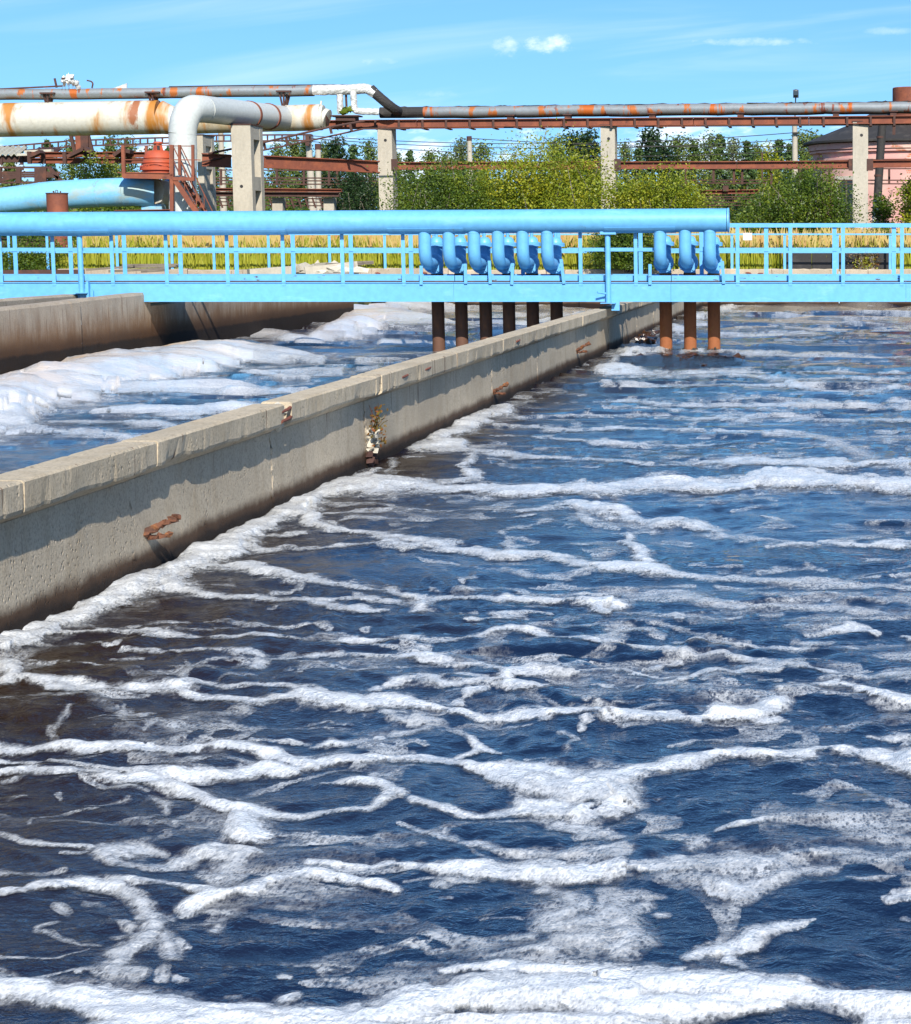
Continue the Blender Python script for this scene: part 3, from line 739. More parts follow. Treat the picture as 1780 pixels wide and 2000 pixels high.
def foam_material():
    mt = bpy.data.materials.new('foam'); mt.use_nodes = True; t = NT(mt.node_tree); t.n.clear()
    out = t.node('ShaderNodeOutputMaterial'); bs = t.node('ShaderNodeBsdfPrincipled'); tr = t.node('ShaderNodeBsdfTransparent')
    co = t.node('ShaderNodeNewGeometry').outputs['Position']
    fa = t.node('ShaderNodeAttribute'); fa.attribute_name = 'foam_field'; da = t.node('ShaderNodeAttribute'); da.attribute_name = 'raft_cover'
    f, d = fa.outputs['Fac'], da.outputs['Fac']
    n1 = t.noise(co, (13, 13, 11), 5, .7); n2 = t.noise(co, (50, 26, 50), 4, .7)
    vor = t.node('ShaderNodeTexVoronoi'); t.link(t.scaled(co, (85, 36, 85)), vor.inputs['Vector']); vor.inputs['Scale'].default_value = 1
    cell = t.ramp(vor.outputs['Distance'], .05, .55)
    sepc = t.node('ShaderNodeSeparateColor'); t.link(vor.outputs['Color'], sepc.inputs[0]); grain = sepc.outputs[0]
    fr = t.node('ShaderNodeAttribute'); fr.attribute_name = 'fray'
    g = t.math('ADD', f, t.math('MULTIPLY', t.math('MULTIPLY', t.ramp(f, .27, .46), fr.outputs['Fac']), t.math('ADD', t.math('MULTIPLY', t.math('SUBTRACT', n1, .5), 2.3), t.math('MULTIPLY', t.math('SUBTRACT', n2, .5), 2.2))))
    edge = t.ramp(g, .48, .68); film = t.math('MULTIPLY', t.ramp(g, .28, .60), t.ramp(t.noise(co, (2.6, 3.4, 3), 4, .65), .38, .66, .10, 1.0))
    # lacy rafts: bubbles with dark water between where the foam is thin
    v2 = t.node('ShaderNodeTexVoronoi'); t.link(t.scaled(co, (38, 18, 38)), v2.inputs['Vector']); v2.inputs['Scale'].default_value = 1
    lace = t.math('ADD', t.math('MULTIPLY', cell, .35), t.math('ADD', t.math('MULTIPLY', grain, .55), t.math('ADD', t.math('MULTIPLY', n2, .5), t.math('MULTIPLY', v2.outputs['Distance'], .18))))
    thick = t.math('ADD', t.math('MULTIPLY', d, 1.15), t.math('MULTIPLY', t.math('SUBTRACT', f, .5), .85))
    op = t.math('ADD', t.math('SUBTRACT', thick, .82), t.math('MULTIPLY', lace, .44))
    op = t.ramp(op, .12, 1.12, 0, .98, False)
    t.link(t.mix(t.ramp(t.noise(co, 3.0, 4, .6), .4, .8, 0, .5), (.72, .73, .735), (.74, .72, .67)), bs.inputs['Base Color'])
    t.link(t.mix(t.ramp(grain, .0, .55, .28, 0, False), bs.inputs['Base Color'].links[0].from_socket, (.50, .55, .62)), bs.inputs['Base Color'])
    pk = t.node('ShaderNodeAttribute'); pk.attribute_name = 'scum'
    bc = t.mix(t.math('MULTIPLY', pk.outputs['Fac'], t.ramp(t.noise(co, (1.2, 1.2, 1), 5, .65), .35, .65)), bs.inputs['Base Color'].links[0].from_socket, (.86, .66, .48))
    t.link(bc, bs.inputs['Base Color'])
    bs.inputs['Roughness'].default_value = .13; bs.inputs['Specular IOR Level'].default_value = .5
    big = t.math('MULTIPLY', t.ramp(v2.outputs['Distance'], .05, .5), t.ramp(t.noise(co, 7, 4, .6), .5, .68))
    hb = t.math('ADD', t.math('ADD', t.math('MULTIPLY', cell, -.35), t.math('MULTIPLY', big, -1.0)), t.math('ADD', t.math('MULTIPLY', t.noise(co, (110, 50, 110), 3, .7), .8), t.math('ADD', t.math('MULTIPLY', n2, .9), t.math('MULTIPLY', n1, 1.2))))
    b = t.node('ShaderNodeBump'); b.inputs['Strength'].default_value = .45; b.inputs['Distance'].default_value = .013
    t.link(hb, b.inputs['Height']); t.link(b.outputs[0], bs.inputs['Normal'])
    mx = t.node('ShaderNodeMixShader'); t.link(t.math('MAXIMUM', t.math('MULTIPLY', edge, op), t.math('MULTIPLY', film, t.ramp(lace, .45, 1.15, .14, .72))), mx.inputs[0])
    t.link(tr.outputs[0], mx.inputs[1]); t.link(bs.outputs[0], mx.inputs[2]); t.link(mx.outputs[0], out.inputs['Surface']); return mt
m_foam = foam_material()

def spread(a, b, s, g=1.05):
    out = []; x = a
    while (x - b)*s < 0: s *= g; x += s; out.append(x)
    return out
def basin(name, us, vs, tiles, z0, xlo, xhi, mound, uleft, uright, vdown, fold):
    us0, vs0 = np.array(us, float), np.array(vs, float)
    # beyond the surveyed part the basin simply goes on
    us = np.concatenate([spread(us0[0], uleft, -3.0)[::-1], us0, spread(us0[-1], uright, 3.0)]); vs = np.concatenate([vs0, spread(vs0[-1], vdown, 2.6)])
    def mirror(x, lo, hi): w = hi - lo; t = np.mod(x - lo, 2*w); return lo + np.where(t > w, 2*w - t, t)
    iu = np.where((us >= us0[0]) & (us <= us0[-1]), np.searchsorted(us0, us), np.searchsorted(us0, mirror(us, fold[0], fold[1]))).clip(0, len(us0)-1)
    iv = np.where(vs <= vs0[-1], np.searchsorted(vs0, vs), np.searchsorted(vs0, mirror(vs, fold[2], fold[3]))).clip(0, len(vs0)-1)
    U0, V0 = np.meshgrid(us0, vs0); a = (U0 - CX)/F; b = -(V0 - CY)/F; t0 = (z0 - CAMZ)/(b*_ct - _st); X0 = a*t0; Y0 = np.minimum((b*_st + _ct)*t0, FARY)
    persp = np.clip((V0 - 560)/500, .12, 1.0)
    w1, w2, w3 = fbm(X0*1.5, Y0*1.1, 4, 91)-.5, fbm(X0*1.9+5, Y0*1.3, 4, 93)-.5, fbm(X0*8, Y0*6, 3, 95)-.5
    Fd, H, D = foam_field(us0, vs0, tiles, U0 + (44*w1 + 22*w3)*persp, V0 + (26*w2 + 9*w3)*persp)
    Fd, H, D, w1, w2 = (A_[np.ix_(iv, iu)] for A_ in (Fd, H, D, w1, w2))
    U, V = np.meshgrid(us, vs)
    a = (U - CX)/F; b = -(V - CY)/F; dy = b*_st + _ct; dz = b*_ct - _st
    tt = (z0 - CAMZ)/dz; X = a*tt; Y = dy*tt
    Y = np.clip(Y, 3.02, FARY - .02)
    X = np.clip(X, xlo, xhi)
    # everything below is a function of place on the water
    dY = np.abs(np.gradient(Y, axis=0)); 
    def att(lam): return np.clip((lam / (dY * 2.2)) - .5, 0, 1)
    sw = fbm(X*.35, Y*.35, 2, 9); qx = X + 1.1*(fbm(X*.6, Y*.6, 2, 12)-.5); qy = Y + 1.1*(fbm(X*.6+7, Y*.6, 2, 13)-.5)
    calm = .6 + 1.35*np.clip((fbm(X*.28, Y*.22, 3, 14)-.32)*2.2, 0, 1)
    Z = .034*att(1.6)*(fbm(X*.75, Y*.9, 2, 3)-.5) + .030*att(.7)*(fbm(qx*1.7+3*sw, qy*2.1, 2, 5)-.5)
    Z += calm*(.028*att(.30)*(fbm(qx*3.6+2*sw, qy*4.4, 2, 8)-.5) + .0150*att(.14)*(fbm(qx*7.5, qy*9.5+3*sw, 2, 15)-.5) + .0034*att(.07)*(fbm(qx*15+2*sw, qy*19, 2, 16)-.5))
    Z += .60*dY*np.clip((Y-15)/12, 0, 1)*(fbm(X/(.55+.055*np.maximum(Y-14, 0)), V*.52 + 3*sw, 2, 17)-.5)
    churn = np.exp(-(((X+2.45)/.95)**2 + ((Y-36.4)/1.2)**2)) if mound == 0 else 0*X
    Z += churn*(.03 + .16*(fbm(X*4, Y*1.6, 3, 21)-.42))
    # ragged foam edges and wispy threads
    tex = fbm(X*3.4, Y*3.0, 4, 31)-.5; tex2 = fbm(X*13, Y*10, 3, 37)-.5
    A = np.clip((3.2 + .22*H)/(2*H+.1), .12, .42)*(.30 if mound else 1.0)
    if mound: A = np.where(H > 22, .06, A); D = np.where(H > 22, 1.5, D)
    f = Fd + A*(1.5*tex + 1.3*tex2)*np.clip(Fd*3, 0, 1) - .06*(D < .9)
    wx = X + 1.2*(fbm(X*.5, Y*.35, 3, 41)-.5); wy = Y + 1.6*(fbm(X*.45+9, Y*.35, 3, 43)-.5)
    r = 1 - np.abs(fbm(wx*.85, wy*.75, 4, 47)-.5)*2
    thr = np.clip((r - .935)/.065, 0, 1)*.34 + .44
    thin = np.where((r > .935) & (fbm(X*.3, Y*.3, 2, 53) > .40), thr, 0)
    far = np.clip((Y - 24)/14, 0, 1)
    st = fbm(X*.16, Y*1.1, 4, 59)
    thin = np.maximum(thin, np.where(far > 0, np.clip((st-.44)*3.2, 0, 1)*far*.80, 0))
    wsp = fbm(X*1.1+2*w1, Y*3.2+3*w2, 5, 83); wm = fbm(X*.35, Y*.4, 2, 87)
    thin = np.maximum(thin, np.clip((wsp - .60 + .25*(wm-.5))*5, 0, .52))
    thin = thin*(.75 + .5*fbm(X*6, Y*8, 3, 89))
    use = thin > f
    f = np.where(use, thin, f); D = np.where(use, .42, D); A = np.where(use, .30, A); H = np.where(use, 2.5, H)
    f = f - .8*churn*np.clip(1.6*fbm(X*3, Y*2, 2, 61), 0, 1) if mound == 0 else f
    core = np.clip(((Fd-.57)/.36) if mound else ((f-.46)/.42), 0, 1)
    T = np.clip((.95 if mound else .58)*H*Y/F, 0, mound if mound else .085) * core**(.85 if mound else 1.0) * (.1 + .9*np.clip((D-.6)*2.5, 0, 1))
    D = D*(.70 + .30*np.clip((H-2.5)/9, 0, 1))
    T = T*((.90 + .20*fbm(X*1.1, Y*.9, 3, 67)) if mound else (.72 + .56*fbm(X*3.2, Y*3.0, 3, 67))) + .010*core*(fbm(X*16, Y*14, 2, 71)-.5)
    T = np.maximum(T, 0) + .0035
    n, k = Y.shape
    idx = np.arange(n*k).reshape(n, k)
    q = np.stack([idx[1:, :-1], idx[1:, 1:], idx[:-1, 1:], idx[:-1, :-1]], -1).reshape(-1, 4)
    ok = (X[1:, 1:] - X[1:, :-1] > 1e-5).reshape(-1) | (X[:-1, 1:] - X[:-1, :-1] > 1e-5).reshape(-1)
    def pick(sel):
        qq = q[sel]; u, inv = np.unique(qq, return_inverse=True); return u, inv.reshape(-1, 4)
    u, qq = pick(ok)
    w = np_mesh(name, np.stack([X.ravel()[u], Y.ravel()[u], Z.ravel()[u]], 1), qq, m_water, None, True); tag(w, kind='structure')
    fq = np.maximum(np.maximum(f[1:, :-1], f[1:, 1:]), np.maximum(f[:-1, :-1], f[:-1, 1:])).reshape(-1)
    u, qq = pick(ok & (fq > .27))
    fo = np_mesh('foam', np.stack([X.ravel()[u], Y.ravel()[u], (Z + T).ravel()[u]], 1), qq, m_foam, None, True); tag(fo, kind='stuff')
    sc = np.zeros_like(f)
    if mound: sc = np.clip((-X - 8.6)/3.2, .12, 1)*np.clip(H/30, 0, 1)
    for nm, arr in (('foam_field', f), ('raft_cover', D), ('fray', A), ('scum', sc)):
        at = fo.data.attributes.new(nm, 'FLOAT', 'POINT'); at.data.foreach_set('value', arr.ravel()[u].astype(np.float32))
    return w
vfar = 470 + (proj(0, FARY-.05, 0)[1]-470)
basin('water', np.arange(-2, 1791, 3.0), np.concatenate([np.arange(vfar, 700, 1.4), np.arange(700, 1100, 1.8), np.arange(1100, 2003, 2.4)]), 'ABCDEFGHIJ', 0.0, WX, 31.9, 0, -4200, 15000, 3400, (0, 1780, 1100, 2000))
def channel_x(Y):            # right-hand face of the feed channel, not quite parallel to the dividing wall
    return -12.1 - (Y - 30.4) * .016
basin('water', np.arange(-160, 1420, 3.6), np.concatenate([np.arange(proj(0, FARY-.05, .08)[1], 700, 1.6), np.arange(700, 1180, 2.6)]), 'KL', 0.08, -13.4, WBACK, .24, -12000, 1500, 3400, (-60, 600, 640, 900))

# ---------------------------------------------------------------- concrete
from mathutils import noise as mnoise
def loft(mb, prof, y0, y1, step=.14, jit=.006, fn=None):
    """sweep a closed (x, z) profile along y with worn, slightly chipped corners"""
    n = len(prof); k = max(2, int((y1-y0)/step)); b = len(mb.v); s0 = random.uniform(0, 90)
    cx = sum(p[0] for p in prof)/n; cz = sum(p[1] for p in prof)/n
    for i in range(k + 1):
        y = y0 + (y1-y0)*i/k; inset = .12*jit if i in (0, k) else 0
        for j, (x, z) in enumerate(prof):
            a = mnoise.noise(Vector((y*2.2, j*7.7, s0))) * jit; c = mnoise.noise(Vector((y*11, j*5.1, s0+9)))
            chip = max(0, c - .40) * jit * 7 + inset * 3
            drip = (max(0, mnoise.noise(Vector((y*1.7, 3.3, s0)))) * .05 + max(0, mnoise.noise(Vector((y*6, 8.3, s0)))-.2) * .06) if (n == 8 and j in (1, 2)) else 0
            X, Z = x - drip*.55 + a + (cx-x)/(abs(cx-x)+abs(cz-z)+1e-6)*chip, z + drip*.5 + a*.6 + (cz-z)/(abs(cx-x)+abs(cz-z)+1e-6)*chip
            if fn: X, Z = fn(X, y, Z)
            mb.v.append((X, y, Z))
    nf = len(mb.f)
    for i in range(k):
        for j in range(n):
            j2 = (j+1) % n; mb.f.append((b+i*n+j, b+(i+1)*n+j, b+(i+1)*n+j2, b+i*n+j2))
    mb.f.append(tuple(b+j for j in range(n))); e = b+k*n; mb.f.append(tuple(e+j for j in reversed(range(n))))
    mb.mi += [mb.k]*(len(mb.f)-nf); return mb
OV = .11; ZT = atX(0, 951, WX+OV).z      # coping overhang, top of the dividing wall
def wall_y(x): return atX(x, 0, WX + .09).y * 1.0
def yx(x):           # depth at which the coping's front edge is seen at column x
    lo, hi = 4.0, 66.0
    for _ in range(40):
        mid = (lo+hi)/2
        if proj(WX+OV, mid, ZT)[0] < x: lo = mid
        else: hi = mid
    return lo
def dividing_wall():
    root = empty('dividing_wall', (-4.4, 30, 0), 'long low concrete wall with a broken coping, foam on both sides', 'wall')
    xs = [-260, 5, 285, 556, 735, 886, 977, 1064, 1137, 1200]
    ys = [yx(x) for x in xs] + [44.5, 48.5, 52.5, 56.5, 60.5, 64, FARY-.1]
    ys[0] = 7.0
    for i, (a, b) in enumerate(list(zip(ys, ys[1:])) + [(3.05, ys[0])]):
        off = random.uniform(-.006, .006); dz = random.uniform(-.005, .005); bl = .05 + .0012*a
        f0, f1 = WX+off, WBACK
        loft(MB(), [(f0, -.7), (f0+.003, .2), (f0, ZT-.215), (f1, ZT-.215), (f1, -.7)], a+.012, b-.012, .5, .0025).build('wall_panel', m_wall, root)
        c0, c1 = WX+OV+off, WBACK-.03
        # coping: long piece, then a short infill block over the joint
        gap = .20 + random.uniform(0, .1)
        prof = [(f0, ZT-.213), (c0-.008, ZT-.163), (c0, ZT-.143), (c0, ZT-.012+dz), (c0-.015, ZT+dz), (c1+.012, ZT+dz), (c1, ZT-.012+dz), (c1, ZT-.213)]
        loft(MB(), prof, a+gap, b-.001, .035 if a < 25 else .08, .004).build('coping', m_cap, root)
        pj = [(x-.006 if x > -4.25 else x, z-.003) for x, z in prof]
        if i != 3: loft(MB(), pj, a+.002, a+gap-.002, .035, .006).build('infill_block', m_cap, root)
        # lumpy mortar in the vertical joint
        mb = MB()
        for k in range(11): mb.lump((f0-.002, a+random.uniform(-.015, .04), .04+k*.052), (random.uniform(.006, .014), random.uniform(.02, .055), .045), 1, .45)
        mb.build('joint_mortar', m_wall, root, True)
    # broken coping with bare bars at the joint x = 560
    y = ys[3]; mb = MB()
    for k in range(16): mb.lump((WX+.015+random.uniform(-.03, .02), y+.02+random.uniform(0, .24), .63+random.uniform(0, .13)), random.uniform(.03, .06), 1, .4)
    mb.box(WBACK-.02, WX+.01, y+.01, y+.28, .60, ZT-.03)
    mb.build('broken_concrete', m_mortar, root)
    for z, dz in ((.755, .012), (.685, .012)):
        MB().tube([(WX+OV-.015, y-.06, z-.004), (WX+OV-.008, y+.12, z+.004), (WX+OV-.02, y+.27, z+dz)], .013, 8).build('rebar', m_rust, root, True)
    for x, z in ((790, ZT-.075), (835, ZT-.07), (1012, ZT-.075)):
        y = yx(x); MB().tube([(WX+OV-.002, y-.14, z-.004), (WX+OV+.007, y, z), (WX+OV-.002, y+.16, z+.004)], .011, 6).build('rebar', m_rust, root, True)
    # rusty torn angle brackets low on the wall
    for x, z, s in ((300, .26, 1.), (976, .20, 1.0), (1137, .28, 1.2)):
        y = yx(x) + .12; mb = MB()
        for k in range(7):
            t_ = k/6; mb.lump((WX+.01+.15*s*t_, y+.10*t_+random.uniform(-.01, .01), z-.01+.085*s*t_), (.032*s, .04*s*(1-.4*t_), .022*s), 1, .5)
        for k in range(5):
            t_ = k/4; mb.lump((WX+.01+.11*s*t_, y+.02+.05*t_, z-.035+random.uniform(-.008, .008)), (.026*s, .03*s, .018*s), 1, .6)
        mb.build('rusty_bracket', m_rustb, root)
    # hollow with rubble at x = 740
    y = ys[4]; mb = MB()
    for k in range(26): mb.lump((WX+random.uniform(0, .08), y+random.uniform(0, .22), .15+random.uniform(0, .2)), (random.uniform(.015, .04), random.uniform(.02, .045), random.uniform(.02, .035)), 1, .55)
    mb.build('rubble', m_mortar, root)
    mb = MB()
    for k in range(12): mb.lump((WX+random.uniform(0, .03), y+random.uniform(.0, .2), -.02+random.uniform(0, .16)), (.04, .06, .04), 1, .5)
    mb.build('rotten_patch', m_rustd, root)
    return ys
WYS = dividing_wall()
def wall_weed():
    y = WYS[4]; mb = MB()
    r = empty('red_weed', (WX+.05, y+.15, .3), 'small red stemmed weed growing from the rubble in the wall crack', 'weed')
    for k in range(11):
        a = Vector((WX+.04, y+.05+random.uniform(0, .18), .30)); b = a + Vector((random.uniform(.0, .12), random.uniform(-.15, .2), random.uniform(.06, .30)))
        mb.tube([a, a.lerp(b, .6) + Vector((.02, 0, .03)), b], [.004, .003, .002], 4)
    mb.build('stem', m_redweed, r)
    lb = MB()
    for k in range(90):
        c = Vector((WX+.06+random.uniform(-.02, .10), y+random.uniform(-.08, .32), .30+random.uniform(-.12, .25))); q = .012 + random.random()*.014
        u = Vector((random.uniform(-1, 1), random.uniform(-1, 1), random.uniform(-1, 1))).normalized()*q; w = u.orthogonal().normalized()*q*.6
        lb.add([c-u, c+w, c+u, c-w], [(0, 1, 2, 3)])
    lb.build('leaves', m_redweed, r)
wall_weed()

def channel_walls():
    # near wall (right-hand) of the feed channel: panels with their own settled tops; a notch lets the bridge pass
    r = empty('channel_wall', (-12.6, 38, 0), 'tall brown stained concrete wall behind the deep foam bank', 'wall')
    def ztop(Y): return 1.02 + (Y-30.4)*.0098
    ys = [3.05, 8.6, 14.1, 19.6, 24.5, 29.4, 34.5, 38.25]
    for a, b in zip(ys, ys[1:]):
        xa = channel_x((a+b)/2); z = ztop((a+b)/2); e = .03
        loft(MB(), [(xa, -.6), (xa, z-.04), (xa-.03, z), (xa-.24, z), (xa-.26, z-.04), (xa-.26, -.6)], a+.02, b-.02, .15, .008, lambda x, y, Z, z=z: (x, Z+(ztop(y)-z) if Z > .5 else Z)).build('wall_panel', m_wall2, r)
    for a, b, z in ((38.25, 40.4, .88), (40.4, 45, 1.10), (45, 50, 1.14), (50, 55.4, 1.2)):
        xa = channel_x((a+b)/2)
        loft(MB(), [(xa, -.6), (xa, z-.03), (xa-.03, z), (xa-.26, z), (xa-.26, -.6)], a+.015, b-.015, .2, .006).build('wall_panel', m_wall2, r)
    mb = MB()
    for Y in (34.5, 29.4): 
        for k in range(10): mb.lump((channel_x(Y)+.004, Y+random.uniform(-.03, .03), .1+k*.1), (.02, .05, .07), 1, .35)
    mb.build('joint_mortar', m_mortar, r, True)
    r2 = empty('channel_wall', (-13.8, 38, 0), 'grey concrete wall just behind the brown stained one, left edge', 'wall')
    for a, b in ((3.05, 9), (9, 15), (15, 21.5), (21.5, 27), (27, 32.7), (32.7, 38.2), (38.6, 44), (44, 49), (49, 54)):
        xa = -13.34 - (a-30)*.01; z = 1.05 + (a-30)*.006
        loft(MB(), [(xa, -.6), (xa, z-.03), (xa-.03, z), (xa-.24, z), (xa-.26, z-.03), (xa-.26, -.6)], a+.03, b-.03, .2, .008).build('wall_panel', m_wall2, r2)
channel_walls()
def far_wall():
    r = empty('basin_edge_wall', (0, FARY+.3, 0), 'pale concrete edge wall along the far side of the basins', 'wall')
    x = -24.0
    while x < 34:
        w = 4.0; z = FARZ + random.uniform(-.03, .02)
        mb = MB()
        def sw(p, q): return p
        k = 26; prof = [(FARY, -.6), (FARY, z-.03), (FARY+.04, z), (FARY+.46, z), (FARY+.5, z-.03), (FARY+.5, -.6)]
        b = 0
        for i in range(k+1):
            for (yy, zz) in prof: mb.v.append((x + (w-.02)*i/k, yy+random.uniform(-.008, .008), zz+random.uniform(-.012, .012)))
        n = len(prof)
        for i in range(k):
            for j in range(n): j2 = (j+1) % n; mb.f.append((i*n+j, i*n+j2, (i+1)*n+j2, (i+1)*n+j))
        mb.f += [tuple(reversed(range(n))), tuple(k*n+j for j in range(n))]; mb.mi = [0]*len(mb.f)
        mb.build('edge_block', m_wall2 if x < -13 else m_wall, r); x += w
    for px, py, w in ((1462, 533, 12), (1486, 534, 10), (738, 534, 16), (830, 533, 12)):
        p = P(px, py, FARY-.01); MB().lump(p, (m(w, 66)/2, .02, .03), 1, .4).build('rust_spot', m_rust, r)
far_wall()

def churned_water():
    mt = mat('brown_froth', (.05, .022, .01), .18, 0, (((.16, .10, .06), (9, 9, 9), .58, .7, .8),), .5, 18, .6)
    mb = MB()
    for k in range(230):
        px, py = random.gauss(1352, 42), 704 + abs(random.gauss(0, 4.5)) - 6; c = onz(px, py, 0); s = random.uniform(.03, .10)
        mb.lump((c.x, c.y, random.uniform(-.03, .035)), (s*1.5, s*1.6, s*.55), 1, .5)
    for k in range(40):
        c = onz(1262 + random.gauss(0, 10), 668 + random.gauss(0, 6), 0); s = random.uniform(.04, .09); mb.lump((c.x, c.y, random.uniform(-.02, .10)), (s, s, s), 1, .5)
    tag(mb.build('churned_water', mt, None, True), kind='stuff')
churned_water()
# ================================================================ BLUE FOOTBRIDGE
ZG0, ZG1 = P(0, 588, BR0).z, P(0, 552.5, BR0).z          # girder bottom and top
ZR, ZMID = P(0, 436, BR0).z, P(0, 487, BR0).z
def bx(x, Y=BR0): return P(x, 500, Y).x
XL, XR = bx(-330), bx(2120)
def footbridge():
    r = empty('footbridge', (0, BR0, ZG1), 'sky blue steel footbridge with railings crossing both basins', 'footbridge')
    def rail_seg(name, x0, x1, y, z, w=.045, h=.05, mt=m_blue): MB().box(x0, x1, y-w/2, y+w/2, z-h/2, z+h/2).build(name, mt, r)
    cuts = [XL, bx(152), bx(885), bx(1310), bx(1770), XR]
    for a, b in zip(cuts, cuts[1:]):
        mb = MB(); x0, x1 = a+.002, b-.002
        mb.box(x0, x1, BR0, BR0+.012, ZG0, ZG1); mb.box(x0, x1, BR0-.02, BR0+.10, ZG1, ZG1+.012); mb.box(x0, x1, BR0-.02, BR0+.10, ZG0-.012, ZG0)
        mb.build('girder', m_blue, r)
    mb = MB(); mb.box(XL, XR, BR1-.012, BR1, ZG0, ZG1); mb.build('girder', m_blue, r)
    # chequer plate deck in sections
    n = 14
    for i in range(n):
        a = XL + (XR-XL)*i/n; b = XL + (XR-XL)*(i+1)/n
        MB().box(a+.004, b-.004, BR0+.104, BR1-.014, ZG1-.03, ZG1-.018).build('deck_plate', m_blue_dirty, r)
    for i in range(22):
        x = XL + (XR-XL)*(i+.5)/22; MB().box(x-.03, x+.03, BR0+.02, BR1-.02, ZG1-.15, ZG1-.033).build('cross_beam', m_blue, r)
    zt = P(0, 538, BR0+.13).z
    for a, b in zip(cuts, cuts[1:]):
        MB().box(a+.006, b-.006, BR0+.125, BR0+.135, ZG1+.016, zt).box(a+.006, b-.006, BR0+.135, BR0+.17, zt-.01, zt).build('toe_board', m_blue_dirty, r)
        MB().box(a+.006, b-.006, BR0+.108, BR0+.123, ZG1+.013, ZG1+.034).build('rust_seam', m_rustd, r)
        MB().box(a+.006, b-.006, BR1-.06, BR1-.05, ZG1+.016, zt).build('toe_board', m_blue_dirty, r)
    # top rails are angles
    for y in (BR0+.05, BR1-.05):
        MB().box(XL, XR, y-.03, y+.03, ZR-.006, ZR).box(XL, XR, y-.03, y-.024, ZR-.062, ZR-.006).build('top_rail', m_blue, r)
    for a, b in ((-330, 808), (1108, 1287), (1404, 2120)): rail_seg('mid_rail', bx(a), bx(b), BR0+.03, ZMID, .012, .055)
    rail_seg('mid_rail', XL, XR, BR1-.05, P(0, 488, BR1).z, .012, .055)
    front = [-214, -107, 1, 104, 219, 325, 444, 553, 669, 788, 1134, 1242, 1441, 1544, 1647, 1762, 1870, 1980]
    back = [-182, -76, 32, 140, 245, 354, 463, 574, 687, 804, 905, 1022, 1092, 1252, 1371, 1497, 1630, 1746, 1860, 1970]
    for x in front:
        X = bx(x); MB().box(X-.032, X+.032, BR0-.008, BR0-.002, ZG1-.05, ZR-.063).box(X-.032, X-.026, BR0-.002, BR0+.05, ZG1+.013, ZR-.063).build('post', m_blue, r)
    for x in back:
        X = bx(x, BR1); MB().box(X-.038, X+.038, BR1-.045, BR1-.039, ZG1+.02, ZR-.063).box(X-.038, X-.032, BR1-.039, BR1+.0, ZG1+.02, ZR-.063).build('post', m_blue, r)
    # slanted flats beside the riser pipes
    for (x0, y0), (x1, y1) in (((823, 519), (823, 556)), ((909, 515), (910, 554)), ((956, 509), (958, 554)), ((1002, 514), (1000, 556)), ((1096, 506), (1102, 554)), ((1270, 516), (1270, 556)), ((1411, 510), (1414, 554))):
        MB().beam(P(x0, y0, BR0-.05), P(x1, y1, BR0-.03), .055, .012, (0, 1, 0)).build('slanted_flat', m_blue_dirty, r)
    # round legs carrying the header, standing on the basin walls
    for x, yb, Y, cap in ((155, 571, BR0-.08, (140, 163)), (1187, 591, BR0-.08, (1173, 1204))):
        c = P(x, 455, Y); zb = P(x, yb, Y).z; ztp = P(x, 458, Y).z
        lg = MB().cyl((c.x, Y, zb), (c.x, Y, ztp), .047, 16).build('support_leg', m_blue, r, True)
        a, b = P(cap[0], 450, Y), P(cap[1], 458, Y)
        MB().box(a.x, b.x, Y-.09, Y+.09, ztp+.001, ztp+.075).build('saddle', m_blue, lg)
        MB().box(c.x-.13, c.x+.13, Y-.12, Y+.12, zb-.015, zb-.001).box(c.x+.05, c.x+.19, Y+.02, Y+.06, zb-.14, zb+.03).build('base_plate', m_blue, lg)
    c = P(1187, 574, BR0-.08); MB().tube([c, c+Vector((-.10, -.06, .02)), c+Vector((-.165, -.1, .03))], .018, 10).build('stub_pipe', m_blue, r, True)
    c = P(168, 574, BR0-.03); MB().box(c.x-.1, c.x+.12, c.y-.03, c.y-.02, c.z-.10, c.z+.09).box(c.x+.05, c.x+.09, c.y-.12, c.y-.03, c.z-.1, c.z+.22).build('bearing_bracket', m_blue, r)
footbridge()

